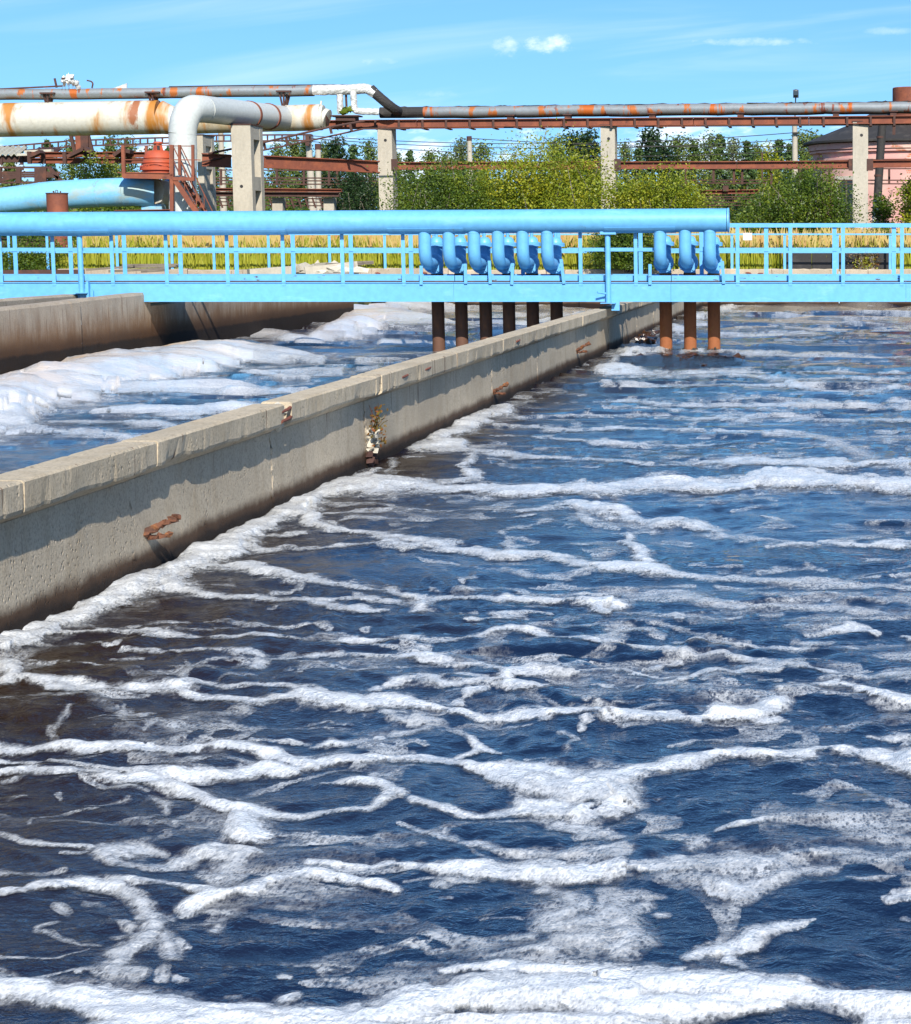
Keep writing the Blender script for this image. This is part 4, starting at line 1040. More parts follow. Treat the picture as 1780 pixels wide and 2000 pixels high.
HY = BR0 - .08
HA, HB = P(-330, 439.5, HY), P(1424, 430, HY); HR = m(22.6, HY)
def header_pipe():
    r = empty('header_pipe', (0, HY, HA.z), 'long fat light blue pipe lying along the top of the footbridge', 'pipe')
    d = (HB-HA).normalized()
    # the header is a chain of welded pipe lengths
    xs = [-330, 217, 512, 668, 940, 1180, 1312, 1420]
    for i, (a, b) in enumerate(zip(xs, xs[1:])):
        A = HA + (HB-HA)*((a+330)/1754); B = HA + (HB-HA)*((b+330)/1754)
        MB().tube([A, B], HR, 40).build('pipe_length', m_blue, r, True)
        if i: MB().tube([A-d*.006, A+d*.006], HR+.002, 40).build('weld_ring', m_blue, r, True)
    MB().tube([HB-d*.025, HB+d*.005], HR+.008, 40).build('end_plate', m_blue, r, True)
    # patch plates welded along the underside
    for a, b in ((88, 217), (358, 562), (760, 908), (1182, 1320)):
        A = HA + (HB-HA)*((a+330)/1754); B = HA + (HB-HA)*((b+330)/1754); mb = MB(); n = 14; k = 0
        pr = []
        for i in range(n+1):
            t = R(-158 + 125*i/n); pr.append((-math.cos(t), math.sin(t)))
        vs = []
        for q, rr in ((A, HR+.012), (B, HR+.012), (A, HR+.003), (B, HR+.003)):
            vs += [(q.x, q.y + c*rr*1.0, q.z + s*rr) for c, s in pr]
        N = n+1; fs = []
        for i in range(n): fs += [(i, i+1, N+i+1, N+i), (2*N+i, 3*N+i, 3*N+i+1, 2*N+i+1), (i, 2*N+i, 2*N+i+1, i+1), (N+i, N+i+1, 3*N+i+1, 3*N+i)]
        fs += [(0, N, 3*N, 2*N), (n, 2*N+n, 3*N+n, N+n)]
        mb.add(vs, fs); mb.build('patch_plate', m_blue, r, True)
header_pipe()

def riser():
    """elbow from the header, flanges, a capped tee and the steel pipe down into the water; built at the origin, moved later"""
    r = empty('riser_pipe', (0, 0, 0)); z0 = 0.0      # z measured from the axis of the horizontal leg
    path = [(0, 0, .86), (0, 0, .62), (0, 0, .26)] + arc((0, .26, .26), (0, -1, 0), (0, 0, -1), .26, 0, math.pi/2, 9)[1:] + [(0, .78, 0)]
    MB().tube(path, .108, 26).build('elbow', m_blue, r, True)
    MB().tube([(0, 0, .535), (0, 0, .55)], .111, 26).build('weld_ring', m_blue, r, True)
    fl = MB().tube([(0, .70, 0), (0, .745, 0)], .178, 30).tube([(0, .755, 0), (0, .80, 0)], .178, 30).build('flange', m_blue, r, True)
    mb = MB()
    for k in range(10):
        a = 2*math.pi*k/10 + .3; mb.tube([(.15*math.cos(a), .675, .15*math.sin(a)), (.15*math.cos(a), .825, .15*math.sin(a))], .014, 6)
    mb.build('bolts', m_blue, fl)
    MB().tube([(0, .80, 0), (0, 1.1, 0)], .12, 22).build('outlet', m_blue, r, True)
    MB().tube([(0, 1.1, -.19), (0, 1.1, .30)], .108, 26).build('tee_body', m_blue, r, True)
    cp = MB().lathe((0, 1.1, .30), [(.165, 0), (.165, .028), (.162, .03), (.162, .034), (.165, .036), (.165, .062), (.12, .075), (.105, .13), (.07, .165), (.03, .17)], 28).build('cap', m_blue, r, True)
    MB().cyl((0, 1.1, .45), (0, 1.1, .80), .028, 10).build('stem', m_blue, cp, True)
    MB().tube([(0, 1.1, -.19), (0, 1.1, -.9), (0, 1.1, -2.1)], .113, 26, True, .0).build('down_pipe', m_brownpipe, r, True)
    return r
RIS = riser()
zl = P(830, 528, HY-.0).z + .113
ORD = ['first', 'second', 'third', 'fourth', 'fifth', 'sixth']
spots = [(831, 0), (878, 1), (927, 2), (974, 3), (1022, 4), (1070, 5), (1290, 6), (1339, 7), (1387, 8)]
for x, i in spots:
    o = RIS if i == 0 else copy_tree(RIS)
    o.location = (bx(x, HY) - .002, HY - .01, zl + (.012 if i > 5 else 0) + .006*math.sin(i*2.1))
    if i < 6: tag(o, f'blue elbow and brown down pipe, {ORD[i]} of six from the left', 'riser pipe', 'riser pipes hanging from the blue header')
    else: tag(o, f'blue elbow and rusty orange down pipe, {["left one", "middle one", "right one"][i-6]} of the three by the header end', 'riser pipe', 'riser pipes hanging from the blue header')
    if i > 5:
        for ch in o.children:
            if ch.name.startswith('down_pipe'):
                me = ch.data.copy(); me.materials.clear(); me.materials.append(m_rusto); ch.data = me
        mb = MB(); c = o.location + Vector((0, 1.1, 0))
        for k in range(14):
            a = k*2*math.pi/14; mb.lump((c.x+.115*math.cos(a), c.y+.115*math.sin(a), random.uniform(.0, .07)), (.03, .03, .035), 1, .4)
        g = MB(); g.v = [tuple(Vector(v)-o.location) for v in mb.v]; g.f = mb.f; g.mi = mb.mi
        me = bpy.data.meshes.new('algae_ring'); me.from_pydata(g.v, [], g.f); me.materials.append(m_tar)
        al = bpy.data.objects.new('algae_ring', me); COL.objects.link(al); al.parent = o; ORG[al.name] = Vector((0, 0, 0))

def sign():
    a, b = P(1452, 455, BR1-.06), P(1469, 469, BR1-.06)
    r = empty('sign_plate', (a.x, a.y, b.z), 'small blank white plate hung on the railing right of the header end', 'sign')
    MB().box(a.x, b.x, a.y-.008, a.y, b.z, a.z).build('plate', m_white, r)
    for x in (a.x+.02, b.x-.02): MB().box(x-.004, x+.004, a.y-.012, a.y+.004, a.z-.015, a.z+.10).build('hanger', m_wire, r)
sign()

# ================================================================ FAR EDGE OF THE BASINS
def far_railing():
    Y = FARY + .12; zt = P(0, 459, Y).z; zm = P(0, 492, Y).z
    r = empty('railing', (0, Y, FARZ), 'thin blue railing standing on the far concrete edge of the basins', 'railing')
    xs = [-110, 18, 93, 229, 336, 418, 525, 644, 752, 848, 945, 1040, 1135, 1330, 1430, 1533, 1636, 1739, 1842, 1950]
    for x in xs:
        X = P(x, 490, Y).x; MB().box(X-.04, X+.04, Y-.008, Y, FARZ-.1, zt).box(X-.04, X-.032, Y, Y+.05, FARZ-.02, zt).build('post', m_blue, r)
    for a, b in zip([-160, 336, 848, 1430], [336, 848, 1430, 1960]):
        A, B = P(a, 459, Y), P(b, 459, Y)
        MB().box(A.x+.004, B.x-.004, Y-.03, Y-.009, zt, zt+.03).box(A.x+.004, B.x-.004, Y-.03, Y+.05, zt+.03, zt+.045).build('top_rail', m_blue, r)
        MB().box(A.x+.004, B.x-.004, Y+.001, Y+.012, zm-.035, zm+.035).build('mid_rail', m_blue, r)
far_railing()
def edge_clutter():
    # planks and broken concrete on the far edge
    def planks(name, label, items, Y0):
        r = empty(name, P(items[0][0][0], items[0][0][1], Y0), label, 'planks')
        for (x0, y0), (x1, y1), d, w, th in items:
            MB().beam(P(x0, y0, Y0+d), P(x1, y1, Y0+d+.15), w, th).build('plank', m_wood, r)
    Y = 63.2
    planks('plank_pile', 'grey weathered planks piled on the wall end, left behind the railing',
        [((170, 527), (262, 520), -.3, .22, .06), ((214, 530), (332, 524), -.2, .25, .07), ((222, 523), (345, 519.5), .0, .22, .05), ((240, 517.5), (350, 516.5), .25, .22, .05), ((262, 520.5), (347, 521), .1, .3, .05), ((276, 531), (322, 528), -.5, .2, .06)], Y)
    planks('plank_pile', 'small heap of two dark planks on broken concrete, middle of the far edge',
        [((640, 516), (708, 512.5), .0, .3, .05), ((648, 519), (710, 516), -.2, .25, .05), ((690, 514), (730, 512.5), .2, .22, .10)], Y)
    r = empty('concrete_slab', P(600, 535, 61), 'broken end of the channel wall lying across at the far edge', 'concrete slab')
    mb = MB(); mb.beam(P(598, 541, 61.2), P(700, 529, 61.6), .25, .55); mb.build('slab', m_conc, r)
    mb = MB()
    for k in range(9): mb.lump(P(random.uniform(600, 700), random.uniform(526, 534), 61.3), (.3, .15, .10), 1, .4)
    mb.build('broken_edge', m_mortar, r)
    r = empty('concrete_slab', P(540, 530, 62), 'low grey slab left of the broken channel wall end', 'concrete slab')
    MB().beam(P(486, 536, 62), P(566, 530, 62.6), .3, .30).build('slab', m_conc, r)
    mb = MB()
    for k in range(14): mb.lump(P(random.uniform(575, 660), 528-9*math.sin((k/14)*3.1)+random.uniform(0, 6), 63.5), (.28, .2, .14), 1, .45)
    one('rubble_heap', mb, m_conc, 'pale rubble heap beside the two dark planks on the far edge', 'rubble')
    # dark rubber apron
    A, B = P(1534, 488, FARY+.62), P(1742, 520, FARY+.62)
    r = empty('dark_sheet', ((A.x+B.x)/2, A.y, B.z), 'dark brown rubber sheet stretched low behind the right railing', 'sheet')
    k = 4
    for i in range(k):
        x0 = A.x + (B.x-A.x)*i/k; x1 = A.x + (B.x-A.x)*(i+1)/k
        MB().box(x0+.01, x1-.01, A.y+.0 + .01*(i % 2), A.y+.02 + .01*(i % 2), B.z-.1, A.z).build('panel', m_black, r)
    MB().box(A.x, B.x, A.y-.02, A.y+.05, A.z+.002, A.z+.05).build('top_batten', m_black, r)
    p = P(190, 474, 68.5); q = P(-40, 472, 68.5)
    one('steel_beam', MB().ibeam(q, P(96, 479, 68.5), .2, .32), m_rustd, 'dark rusty beam lying on the grass at the left edge', 'beam')
    Y = 63.9
    one('soil_strip', MB().beam(P(-60, 533, Y), P(160, 531, Y), .5, .14), m_rustd, 'dark brown soil strip on the wall top at the left edge', 'soil')
edge_clutter()

# ---------------------------------------------------------------- grass beyond the edge
def grass():
    n = 90000
    px = RNG.uniform(-120, 1960, n); Yd = FARY + .7 + 11.5*RNG.random(n)**1.35
    X = (px - CX)/F*Yd*1.0
    patch = fbm(X*.5, Yd*.6, 3, 5)
    h = (.50 + .75*patch) * (.45 + .75*RNG.random(n)) * np.where(px > 1430, 1.0, 1.08)
    h = np.where(px < 180, h*.55, h)
    lean = RNG.normal(0, .10, (n, 2)); w = .007 + .010*RNG.random(n)
    z0 = 1.05
    a = np.stack([X, Yd, np.full(n, z0)], 1); ang = RNG.uniform(-.9, .9, n)
    side = np.stack([np.cos(ang)*w, np.sin(ang)*w, 0*w], 1)
    top = a + np.stack([lean[:, 0]*h, lean[:, 1]*h, h], 1); mid = a + (top-a)*.55 - np.stack([lean[:, 0]*h*.15, lean[:, 1]*h*.15, 0*h], 1)
    V = np.stack([a-side, a+side, mid+side*.9, mid-side*.9, top+side*.15, top-side*.15], 1).reshape(-1, 3)
    b = np.arange(n)[:, None]*6
    Q = np.concatenate([b+np.array([[0, 1, 2, 3]]), b+np.array([[3, 2, 4, 5]])])
    o = np_mesh('grass', V, Q, m_grass); tag(o, kind='stuff')
    # feathery dry seed heads
    k = np.where((RNG.random(n) < np.where(px > 1430, .32, .17)) & (px > 150) & (h > .55))[0]; nk = len(k)
    hh = .22 + .38*RNG.random(nk); bt = top[k] - np.stack([0*hh, 0*hh, hh*.35], 1); tp = bt + np.stack([lean[k, 0]*hh*2.5, 0*hh, hh], 1)
    ww = .018 + .022*RNG.random(nk); sd = np.stack([ww, 0*ww, 0*ww], 1); md = bt*.6 + tp*.4
    V = np.stack([bt, md+sd, tp, md-sd], 1).reshape(-1, 3); Q = np.arange(nk)[:, None]*4 + np.array([[0, 1, 2, 3]])
    o = np_mesh('grass_heads', V, Q, m_seed); tag(o, kind='stuff')
grass()
# ================================================================ PIPE RACKS BEHIND
YR = 84.0
def RY(x): return 85.2 - (x-640)*.0026          # the rack comes slightly nearer towards the right
def ladder_column(name, x0, x1, xs, yt, Y, depth, label, group, winds=()):
    """concrete column whose side is pierced like a ladder; x0..x1 front face"""
    a, b = P(x0, yt, Y), P(x1, yt, Y); r = empty(name, ((a.x+b.x)/2, Y, 1.0), label, 'column', group)
    zt = a.z; mb = MB()
    w0, w1, d = a.x, b.x, depth; leg = d*.24
    zs = []
    if winds:
        mb.box(w0, w1, Y, Y+leg, .9, zt); mb.box(w0, w1, Y+d-leg, Y+d, .9, zt)
        z = [zt] + [q for w in winds for q in (P(x1, w[0], Y+.4).z, P(x1, w[1], Y+.4).z)] + [.9]
        for i in range(0, len(z), 2): mb.box(w0+.01, w1-.01, Y+leg+.002, Y+d-leg-.002, z[i+1], z[i])
        # recessed web behind the openings
        mb.box(w0+.01, w0+.14, Y+leg+.002, Y+d-leg-.002, .9, zt-.05)
    else: mb.box(w0, w1, Y, Y+d, .9, zt)
    mb.build('shaft', m_conc, r)
    c = P((x0+x1)/2 + 2, yt+26 if not winds else yt+120, Y); MB().cyl((c.x, Y-.004, c.z), (c.x, Y+.02, c.z), .06, 10).build('bolt_hole', m_black, r)
    MB().box(w0-.03, w1+.03, Y-.03, Y+d+.03, zt+.002, zt+.04).build('bearing_plate', m_rustd, r)
    return r
GC = 'concrete columns of the pipe racks'
ladder_column('concrete_column', 451, 489, 516, 244, 78, 1.65, 'broad pierced concrete column under the bent grey pipe', GC, ((272, 345), (372, 470)))
ladder_column('concrete_column', 384, 396, 412, 264, 88, 1.6, 'pierced concrete column half hidden behind the steel stair', GC, ((285, 300), (330, 372)))
ladder_column('concrete_column', 737, 765, 772, 248, RY(752), .85, 'pale concrete column left of the yellowing bush', GC)
ladder_column('concrete_column', 1173, 1201, 1206, 245, RY(1187), .85, 'pale concrete column right of the yellowing bush', GC)
ladder_column('concrete_column', 1666, 1696, 1698, 238, RY(1680), .85, 'rust streaked concrete column in front of the pink round building', GC)
ladder_column('concrete_column', 2110, 2140, 2142, 236, RY(2110), .85, 'concrete column of the rack beyond the pink building', GC)

def rack():
    r = empty('rack_beam', (P(1200, 240, RY(1200)).x, RY(1200), 6.5), 'long rust red I beam carrying the striped pipe on the columns', 'beam')
    xs = [636, 815, 1100, 1355, 1580, 1800, 2060, 2300]
    def yc(x): return 242.5 - (x-640)*.0078
    for a, b in zip(xs, xs[1:]):
        A, B = P(a+.6, yc(a), RY(a)), P(b-.6, yc(b), RY(b))
        MB().ibeam(A, B, .26, m(15, 84), .03).build('beam_length', m_rust, r); MB().ibeam(A+Vector((0, .95, 0)), B+Vector((0, .95, 0)), .26, m(15, 84), .03).build('beam_length', m_rust, r)
    for x in list(range(735, 1960, 46)):
        p = P(x, yc(x), RY(x)); h = m(8.2, 84)
        MB().box(p.x-.04, p.x+.04, p.y-.16, p.y-.132, p.z-h-.06, p.z+h-.02).box(p.x-.05, p.x+.05, p.y-.132, p.y+.99, p.z-h-.055, p.z-h-.012).build('hanger_clip', m_rustd, r)
    A, B = P(1370, 246.5, 83), P(2000, 241, 82); MB().tube([A, B], .02, 6).build('conduit', m_wire, r)
    # lower tie beam between the columns
    r = empty('tie_beam', (P(1200, 320, RY(1200)).x, RY(1200), 5), 'lower rust red beam running from column to column', 'beam')
    for a, b, ya, yb, hh in ((774, 960, 324, 323.5, 15), (960, 1172, 323.5, 323, 15), (1207, 1440, 323, 322.5, 14.5), (1440, 1665, 322.5, 321, 14.5), (1699, 1900, 320, 318, 14.5), (1900, 2108, 318, 317, 14.5)):
        MB().ibeam(P(a+.5, ya, RY(a)+.25), P(b-.5, yb, RY(b)+.25), .26, m(hh, 84), .035).build('beam_length', m_rust, r)
    for x in (772.5, 1207.5, 1664, 1699.5):
        p = P(x, 322, RY(x)+.22); MB().box(p.x-.12, p.x+.12, p.y-.2, p.y-.14, p.z-.22, p.z+.22).build('splice_plate', m_rustd, r)
    r = empty('tie_beam', P(560, 315, 82), 'deep dark red beam left of the first slim column', 'beam')
    MB().ibeam(P(395, 312, 80.2), P(452, 315, 80.4), .3, m(25, 81), .04).build('beam_length', m_rust, r)
    MB().ibeam(P(516, 316, 81), P(738, 326, 85.0), .3, m(24, 82), .04).build('beam_length', m_rust, r)
rack()

def pipe_thing(label, loc, cat='pipe', name='pipe', group=None): return empty(name, loc, label, cat, group)
def striped_pipe():
    r = pipe_thing('long galvanised pipe with orange rust bands on top of the rack beam', P(1300, 213, 83.6))
    rr = m(10.2, 84); off = .45
    def c(x): return P(x, 220.0 - (x-760)*.0108, RY(x)+off)
    xs = [828, 1010, 1190, 1400, 1610, 1830, 2100, 2300]
    for a, b in zip(xs, xs[1:]):
        pts = [c(a + (b-a)*i/6) + Vector((0, 0, random.uniform(-.02, .02))) for i in range(7)]
        MB().tube(pts, rr, 22).build('jacket', m_galv, r, True)
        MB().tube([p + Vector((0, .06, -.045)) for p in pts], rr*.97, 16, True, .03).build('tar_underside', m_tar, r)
    # ragged felt along the top
    mb = MB()
    for i in range(150):
        x = random.uniform(790, 1960); p = c(x); mb.lump(p + Vector((0, .05, rr*.93)), (random.uniform(.2, .5), .1, random.uniform(.02, .05)), 1, .4)
    mb.build('tar_top', m_tar, r)
    MB().tube([c(756) + Vector((-.25, 0, -.01)), c(790), c(829)], rr*1.05, 18, True, .05).build('felt_wrap', m_tar, r)
    for x in (998, 1110, 1275, 1447, 1633, 1745):
        p = c(x); MB().box(p.x-.12, p.x+.12, p.y-.25, p.y+.2, p.z-rr-.20, p.z-rr*.80).box(p.x-.17, p.x+.17, p.y-.32, p.y+.2, p.z-rr*.9, p.z-rr*.72).build('pipe_shoe', m_rustd, r)
    return c, rr
C_LOW, R_LOW = striped_pipe()
def upper_pipe():
    r = pipe_thing('thin grey pipe with rust patches running above the cream pipe', P(300, 180, YR))
    rr = m(9.2, 84)
    def c(x): return P(x, 184.0 - x*.0125 if x < 620 else 176.2 - (x-620)*.02, YR)
    xs = [-300, 90, 330, 612]
    for a, b in zip(xs, xs[1:]):
        pts = [c(a + (b-a)*i/6) + Vector((0, 0, random.uniform(-.015, .015))) for i in range(7)]
        MB().tube(pts, rr, 22).build('jacket', m_galv, r, True)
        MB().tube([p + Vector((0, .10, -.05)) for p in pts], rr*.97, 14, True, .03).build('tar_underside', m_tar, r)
    pts = [c(330)+Vector((0, .12, .06)), c(480)+Vector((0, .12, .08)), c(640)+Vector((0, .12, .06)), c(690)+Vector((0, .12, .03))]
    MB().tube(pts, rr*.9, 12, True, .06).build('felt_wrap', m_tar, r)
    f1 = [c(612), c(650), c(690), P(716, 172, YR), P(733, 183, YR)]
    MB().tube(fillet(f1, .8), rr*1.04, 18, True, .07, .12).build('foil_wrap', m_foil, r)
    MB().tube(fillet([P(724, 173.5, YR+.02), P(737, 186, YR), P(768, 212, YR+.25), C_LOW(780)+Vector((0, .1, .02))], .6), rr*1.05, 16, True, .04).build('felt_wrap', m_tar, r)
    # the two wrapped branches dropping to the lower pipe
    MB().tube(fillet([P(690, 178, YR-.1), P(691.5, 200, YR-.1), P(693, 217, YR-.1), P(740, 218.5, YR+.1)], .35), m(6.3, 84), 14, True, .10, .08).build('foil_branch', m_foil, r)
    MB().tube([P(664, 184, YR), P(665, 215, YR), P(667, 221, YR)], m(6.5, 84), 12, True, .12, .08).build('foil_branch', m_foil, r)
    MB().tube([P(676, 181, YR+.1), P(677.5, 216, YR+.1)], m(2.2, 84), 8).build('support_rod', m_rustd, r)
    mb = MB()
    for k in range(8): mb.lump(P(random.uniform(662, 690), random.uniform(212, 220), YR-.1), (.14, .12, .1), 1, .4)
    mb.build('moss_lump', m_leaf_g, r)
    p = P(678, 228, YR); MB().box(p.x-.40, p.x+.35, p.y-.2, p.y+.5, p.z-.16, p.z+.0).box(p.x-.6, p.x+.5, p.y-.3, p.y+.5, p.z+.002, p.z+.05).build('pipe_shoe', m_rustd, r)
    # splayed saddles on the cream pipe
    for x in (95, 300, 556):
        t = c(x); yb = 206 if x < 400 else 210; mb = MB()
        for dx, dy in ((-10, -.2), (-2, -.25), (5, .1), (11, .25)):
            mb.beam(P(x+dx, 181 if x < 400 else 180, YR-.15+dy*.4), P(x+dx*.35, yb, YR+dy*.6), .06, .07)
        mb.beam(P(x-15, 183-x*.008, YR-.22), P(x+13, 183-x*.008, YR-.22), .3, .06); mb.beam(P(x-6, yb-1, YR-.1), P(x+6, yb-1, YR-.1), .3, .07)
        mb.build('saddle', m_rustd, r)
upper_pipe()
def cream_pipe():
    r = pipe_thing('huge cream pipe with orange rust streaks below the thin pipe', P(200, 230, YR))
    R1, R2 = m(32.3, 84), m(24.5, 84)
    cuts = [-300, -60, 78, 240, 312]
    def c1(x): return P(x, 234.5 - x*.018, YR)
    for a, b in zip(cuts, cuts[1:]):
        MB().tube([c1(a), c1(b)], R1, 40).build('pipe_length', m_cream, r, True)
        MB().tube([c1(a)-Vector((.012, 0, 0)), c1(a)+Vector((.012, 0, 0))], R1+.006, 40).build('weld_ring', m_cream, r, True)
    MB().tube([c1(312), P(345, 238, YR)], [R1, R2+.02], 40).build('reducer', m_cream, r, True)
    def c2(x): return P(x, 237.5 - (x-345)*.030, YR)
    MB().tube([c2(345), c2(470)], R2, 36).build('pipe_length', m_cream, r, True)
    MB().tube([c2(470), c2(560)], R2, 36).build('pipe_length', m_cream, r, True)
    MB().tube([c2(560), c2(628)], R2+.01, 36).build('pipe_length', m_cream, r, True)
    MB().tube([c2(628)+Vector((0, -.05, 0)), P(633, 229, YR-.05)], R2-.03, 30).tube([P(632, 229, YR-.08), P(640, 232, YR-.1)], m(18, 84), 30).build('end_cap', m_cream, r, True)
    MB().tube([P(640.2, 232, YR-.1), P(640.8, 232, YR-.1)], m(14, 84), 24).build('rusty_end', m_rustd, r)
    MB().beam(P(628, 197, YR), P(627, 207, YR), .06, .05).build('stub', m_cream, r)
    # grey bent branch: rises, bends and runs back into the cream pipe
    r = pipe_thing('tall pale grey pipe that bends over and joins the cream pipe', P(357, 300, 75))
    rr = m(26.2, 75)
    V0, V1 = P(357, 430, 75), P(357, 232, 75)
    E = c2(556); K = P(374, 213, 76)
    pts = fillet([V0, V1, P(372, 205, 75.3), P(400, 214.5, 76.2)], 1.0, 1)
    pts = [V0, V1, P(362, 222, 75.05), P(376, 210.5, 75.4), P(393, 213, 75.9), P(410, 216, 76.4)]
    MB().tube([P(357.6, 290, 75), P(357, 262, 75)], rr, 36).build('riser_length', m_grey, r, True)
    MB().tube([V0, P(358.5, 289.5, 75)], rr*.985, 36).build('riser_length', m_grey, r, True)
    a1, a2 = P(360, 238, 75), P(392, 214.5, 75.9)
    segs = [V1, P(364, 218.5, 75.1), P(388, 211, 75.6), P(414, 216.5, 76.4)]
    MB().tube(fillet([P(357, 261.5, 75), P(359, 236, 75), P(371, 212.5, 75.2), P(396, 213, 76)], .22, 2), [rr]*2 + [rr*1.02]*5 + [rr], 36).build('mitred_bend', m_grey, r, True)
    B0 = P(396, 213, 76); 
    n = 3; Q = [B0.lerp(E, t) for t in (0, .52, .78, 1)]
    for a, b in zip(Q, Q[1:]): MB().tube([a, b], rr, 36).build('branch_length', m_grey, r, True)
    for t in (.54, .78): MB().tube([B0.lerp(E, t-.006), B0.lerp(E, t+.012)], rr+.03, 36).build('rust_band', m_rust, r, True)
    d = (V1-V0).normalized(); V1 = P(357, 262, 75); MB().tube([V1-d*.012, V1+d*.012], rr+.006, 36).build('weld_ring', m_grey, r, True)
cream_pipe()
def pipe_top_bits():
    r = empty('insulation_wad', P(140, 162, YR), 'shaggy grey wad of insulation on an iron stub above the thin pipe', 'insulation')
    mb = MB()
    for k in range(40):
        t = k/39; x = 124+28*t; y = 158 - 7*math.sin(t*3.14) + (8*t if t > .6 else 0); mb.lump(P(x+random.uniform(-3, 3), y+random.uniform(-2, 6), YR+random.uniform(-.1, .1)), (.07, .07, .11), 1, .5)
    mb.build('wad', m_foil, r); mb = MB()
    for k in range(30):
        p = P(random.uniform(124, 154), random.uniform(156, 164), YR-.1); mb.tube([p, p+Vector((random.uniform(-.06, .06), -.05, -random.uniform(.1, .3)))], .008, 4)
    mb.build('threads', m_bark, r)
    MB().beam(P(121, 153.5, YR), P(141, 153, YR), .12, .07).beam(P(141, 149, YR), P(141, 153, YR), .08, .08).build('iron_stub', m_rustd, r)
    r = empty('iron_bar', P(60, 170, YR), 'thin dark iron bar lying on the thin pipe at the left', 'bar')
    MB().beam(P(-30, 175.5, YR-.05), P(122, 168, YR-.05), .05, .06).build('bar', m_rustd, r); MB().beam(P(107, 153, YR), P(111, 171, YR), .07, .06).build('upright', m_rustd, r)
    one('bent_rod', MB().tube(fillet([P(170, 157, YR), P(179, 159, YR), P(182, 163, YR), P(180, 172, YR)], .1), .03, 6), m_rustd, 'thin hooked rod sticking up from the thin pipe', 'rod')
    a, b, c, d = P(222, 172, YR), P(248, 162.5, YR), P(248, 172, YR), P(190, 173, YR)
    mb = MB(); mb.add([a, b, c, a+Vector((0, .06, 0)), b+Vector((0, .06, 0)), c+Vector((0, .06, 0))], [(0, 1, 2), (5, 4, 3), (0, 3, 4, 1), (1, 4, 5, 2), (2, 5, 3, 0)])
    one('torn_sheet', mb, m_foil, 'pale torn triangle of sheathing on the thin pipe', 'sheet')
pipe_top_bits()

# ---------------------------------------------------------------- valve, blue pipe, stair
def blue_pipe():
    r = pipe_thing('fat old blue pipe with dirt stains sloping down at the left', P(150, 380, 75))
    rr = m(27.3, 75)
    pts = [P(-220, 415, 75), P(-40, 397, 75), P(40, 388.5, 75), P(95, 382, 75), P(192, 376.5, 75), P(262, 374.5, 75), P(300, 376, 75.2)]
    run = fillet(pts, 2.0, 4); n = len(run); cut = [0, n*2//9, n*4//9, n*6//9, n*7//9, n-1]
    for a, b in zip(cut, cut[1:]):
        MB().tube(run[a:b+1], [rr*(.86 + .14*min(1, k/(n*.5))) for k in range(a, b+1)], 36).build('pipe_length', m_blue_old, r, True)
        d = (run[b]-run[b-1]).normalized(); MB().tube([run[b]-d*.014, run[b]+d*.014], rr*(.86 + .14*min(1, b/(n*.5)))+.008, 36).build('weld_ring', m_blue_old, r, True)
    e = [P(300, 376, 75.3), P(318, 378.5, 75.7), P(334, 382, 76.2)]
    MB().tube(e, rr*.97, 32).build('bare_bend', m_cream, r, True)
    d = (e[2]-e[1]).normalized()
    fl = MB().tube([e[2]-d*.09, e[2]-d*.01], rr*1.17, 32).tube([e[2]+d*.02, e[2]+d*.1], rr*1.17, 32).build('flange', m_blue, r, True)
    MB().tube([e[2]+d*.1, P(352, 386, 76.8), P(362, 396, 77.1)], rr*.95, 28).build('bare_bend', m_cream, r, True)
    mb = MB(); x = d.orthogonal().normalized(); y = d.cross(x)
    for k in range(24):
        a = 2*math.pi*k/24; c = e[2] + (x*math.cos(a)+y*math.sin(a))*rr*1.07; mb.tube([c-d*.14, c+d*.14], .022, 6)
    mb.build('bolts', m_blue, fl)
    for x_ in (148, 243): p = P(x_, 351 if x_ < 200 else 346, 74.9); MB().box(p.x-.06, p.x+.06, p.y, p.y+.1, p.z-.04, p.z+.05).build('lug', m_blue_old, r)
    p = P(300, 408, 75.2); MB().box(p.x-.35, p.x+.35, p.y-.2, p.y+.3, 1.0, p.z+.15).build('pedestal', m_blue_old, r)
    r = empty('vent_cylinder', P(111.5, 420, 72.5), 'upright rusty red cylinder with a flat lid in front of the blue pipe', 'cylinder')
    c = P(111.5, 377, 72.5); rr = m(20, 72.5)
    MB().lathe((c.x, c.y, 1.0), [(rr, 0), (rr, c.z-1.03)], 30).build('shell', m_rust, r, True); MB().lathe((c.x, c.y, c.z-.03), [(rr*1.05, 0), (rr*1.05, .035), (rr*.2, .045)], 30).build('lid', m_rustd, r, True)
    MB().tube(fillet([P(109, 376, 72.5), P(109, 371.5, 72.5), P(113, 371.5, 72.5), P(113, 376, 72.5)], .02), .012, 6).lump(P(105, 374.5, 72.5), (.05, .05, .03), 1).cyl(P(118.5, 377, 72.5), P(118.5, 373, 72.5), .02, 6).build('lid_hook', m_rustd, r)
blue_pipe()
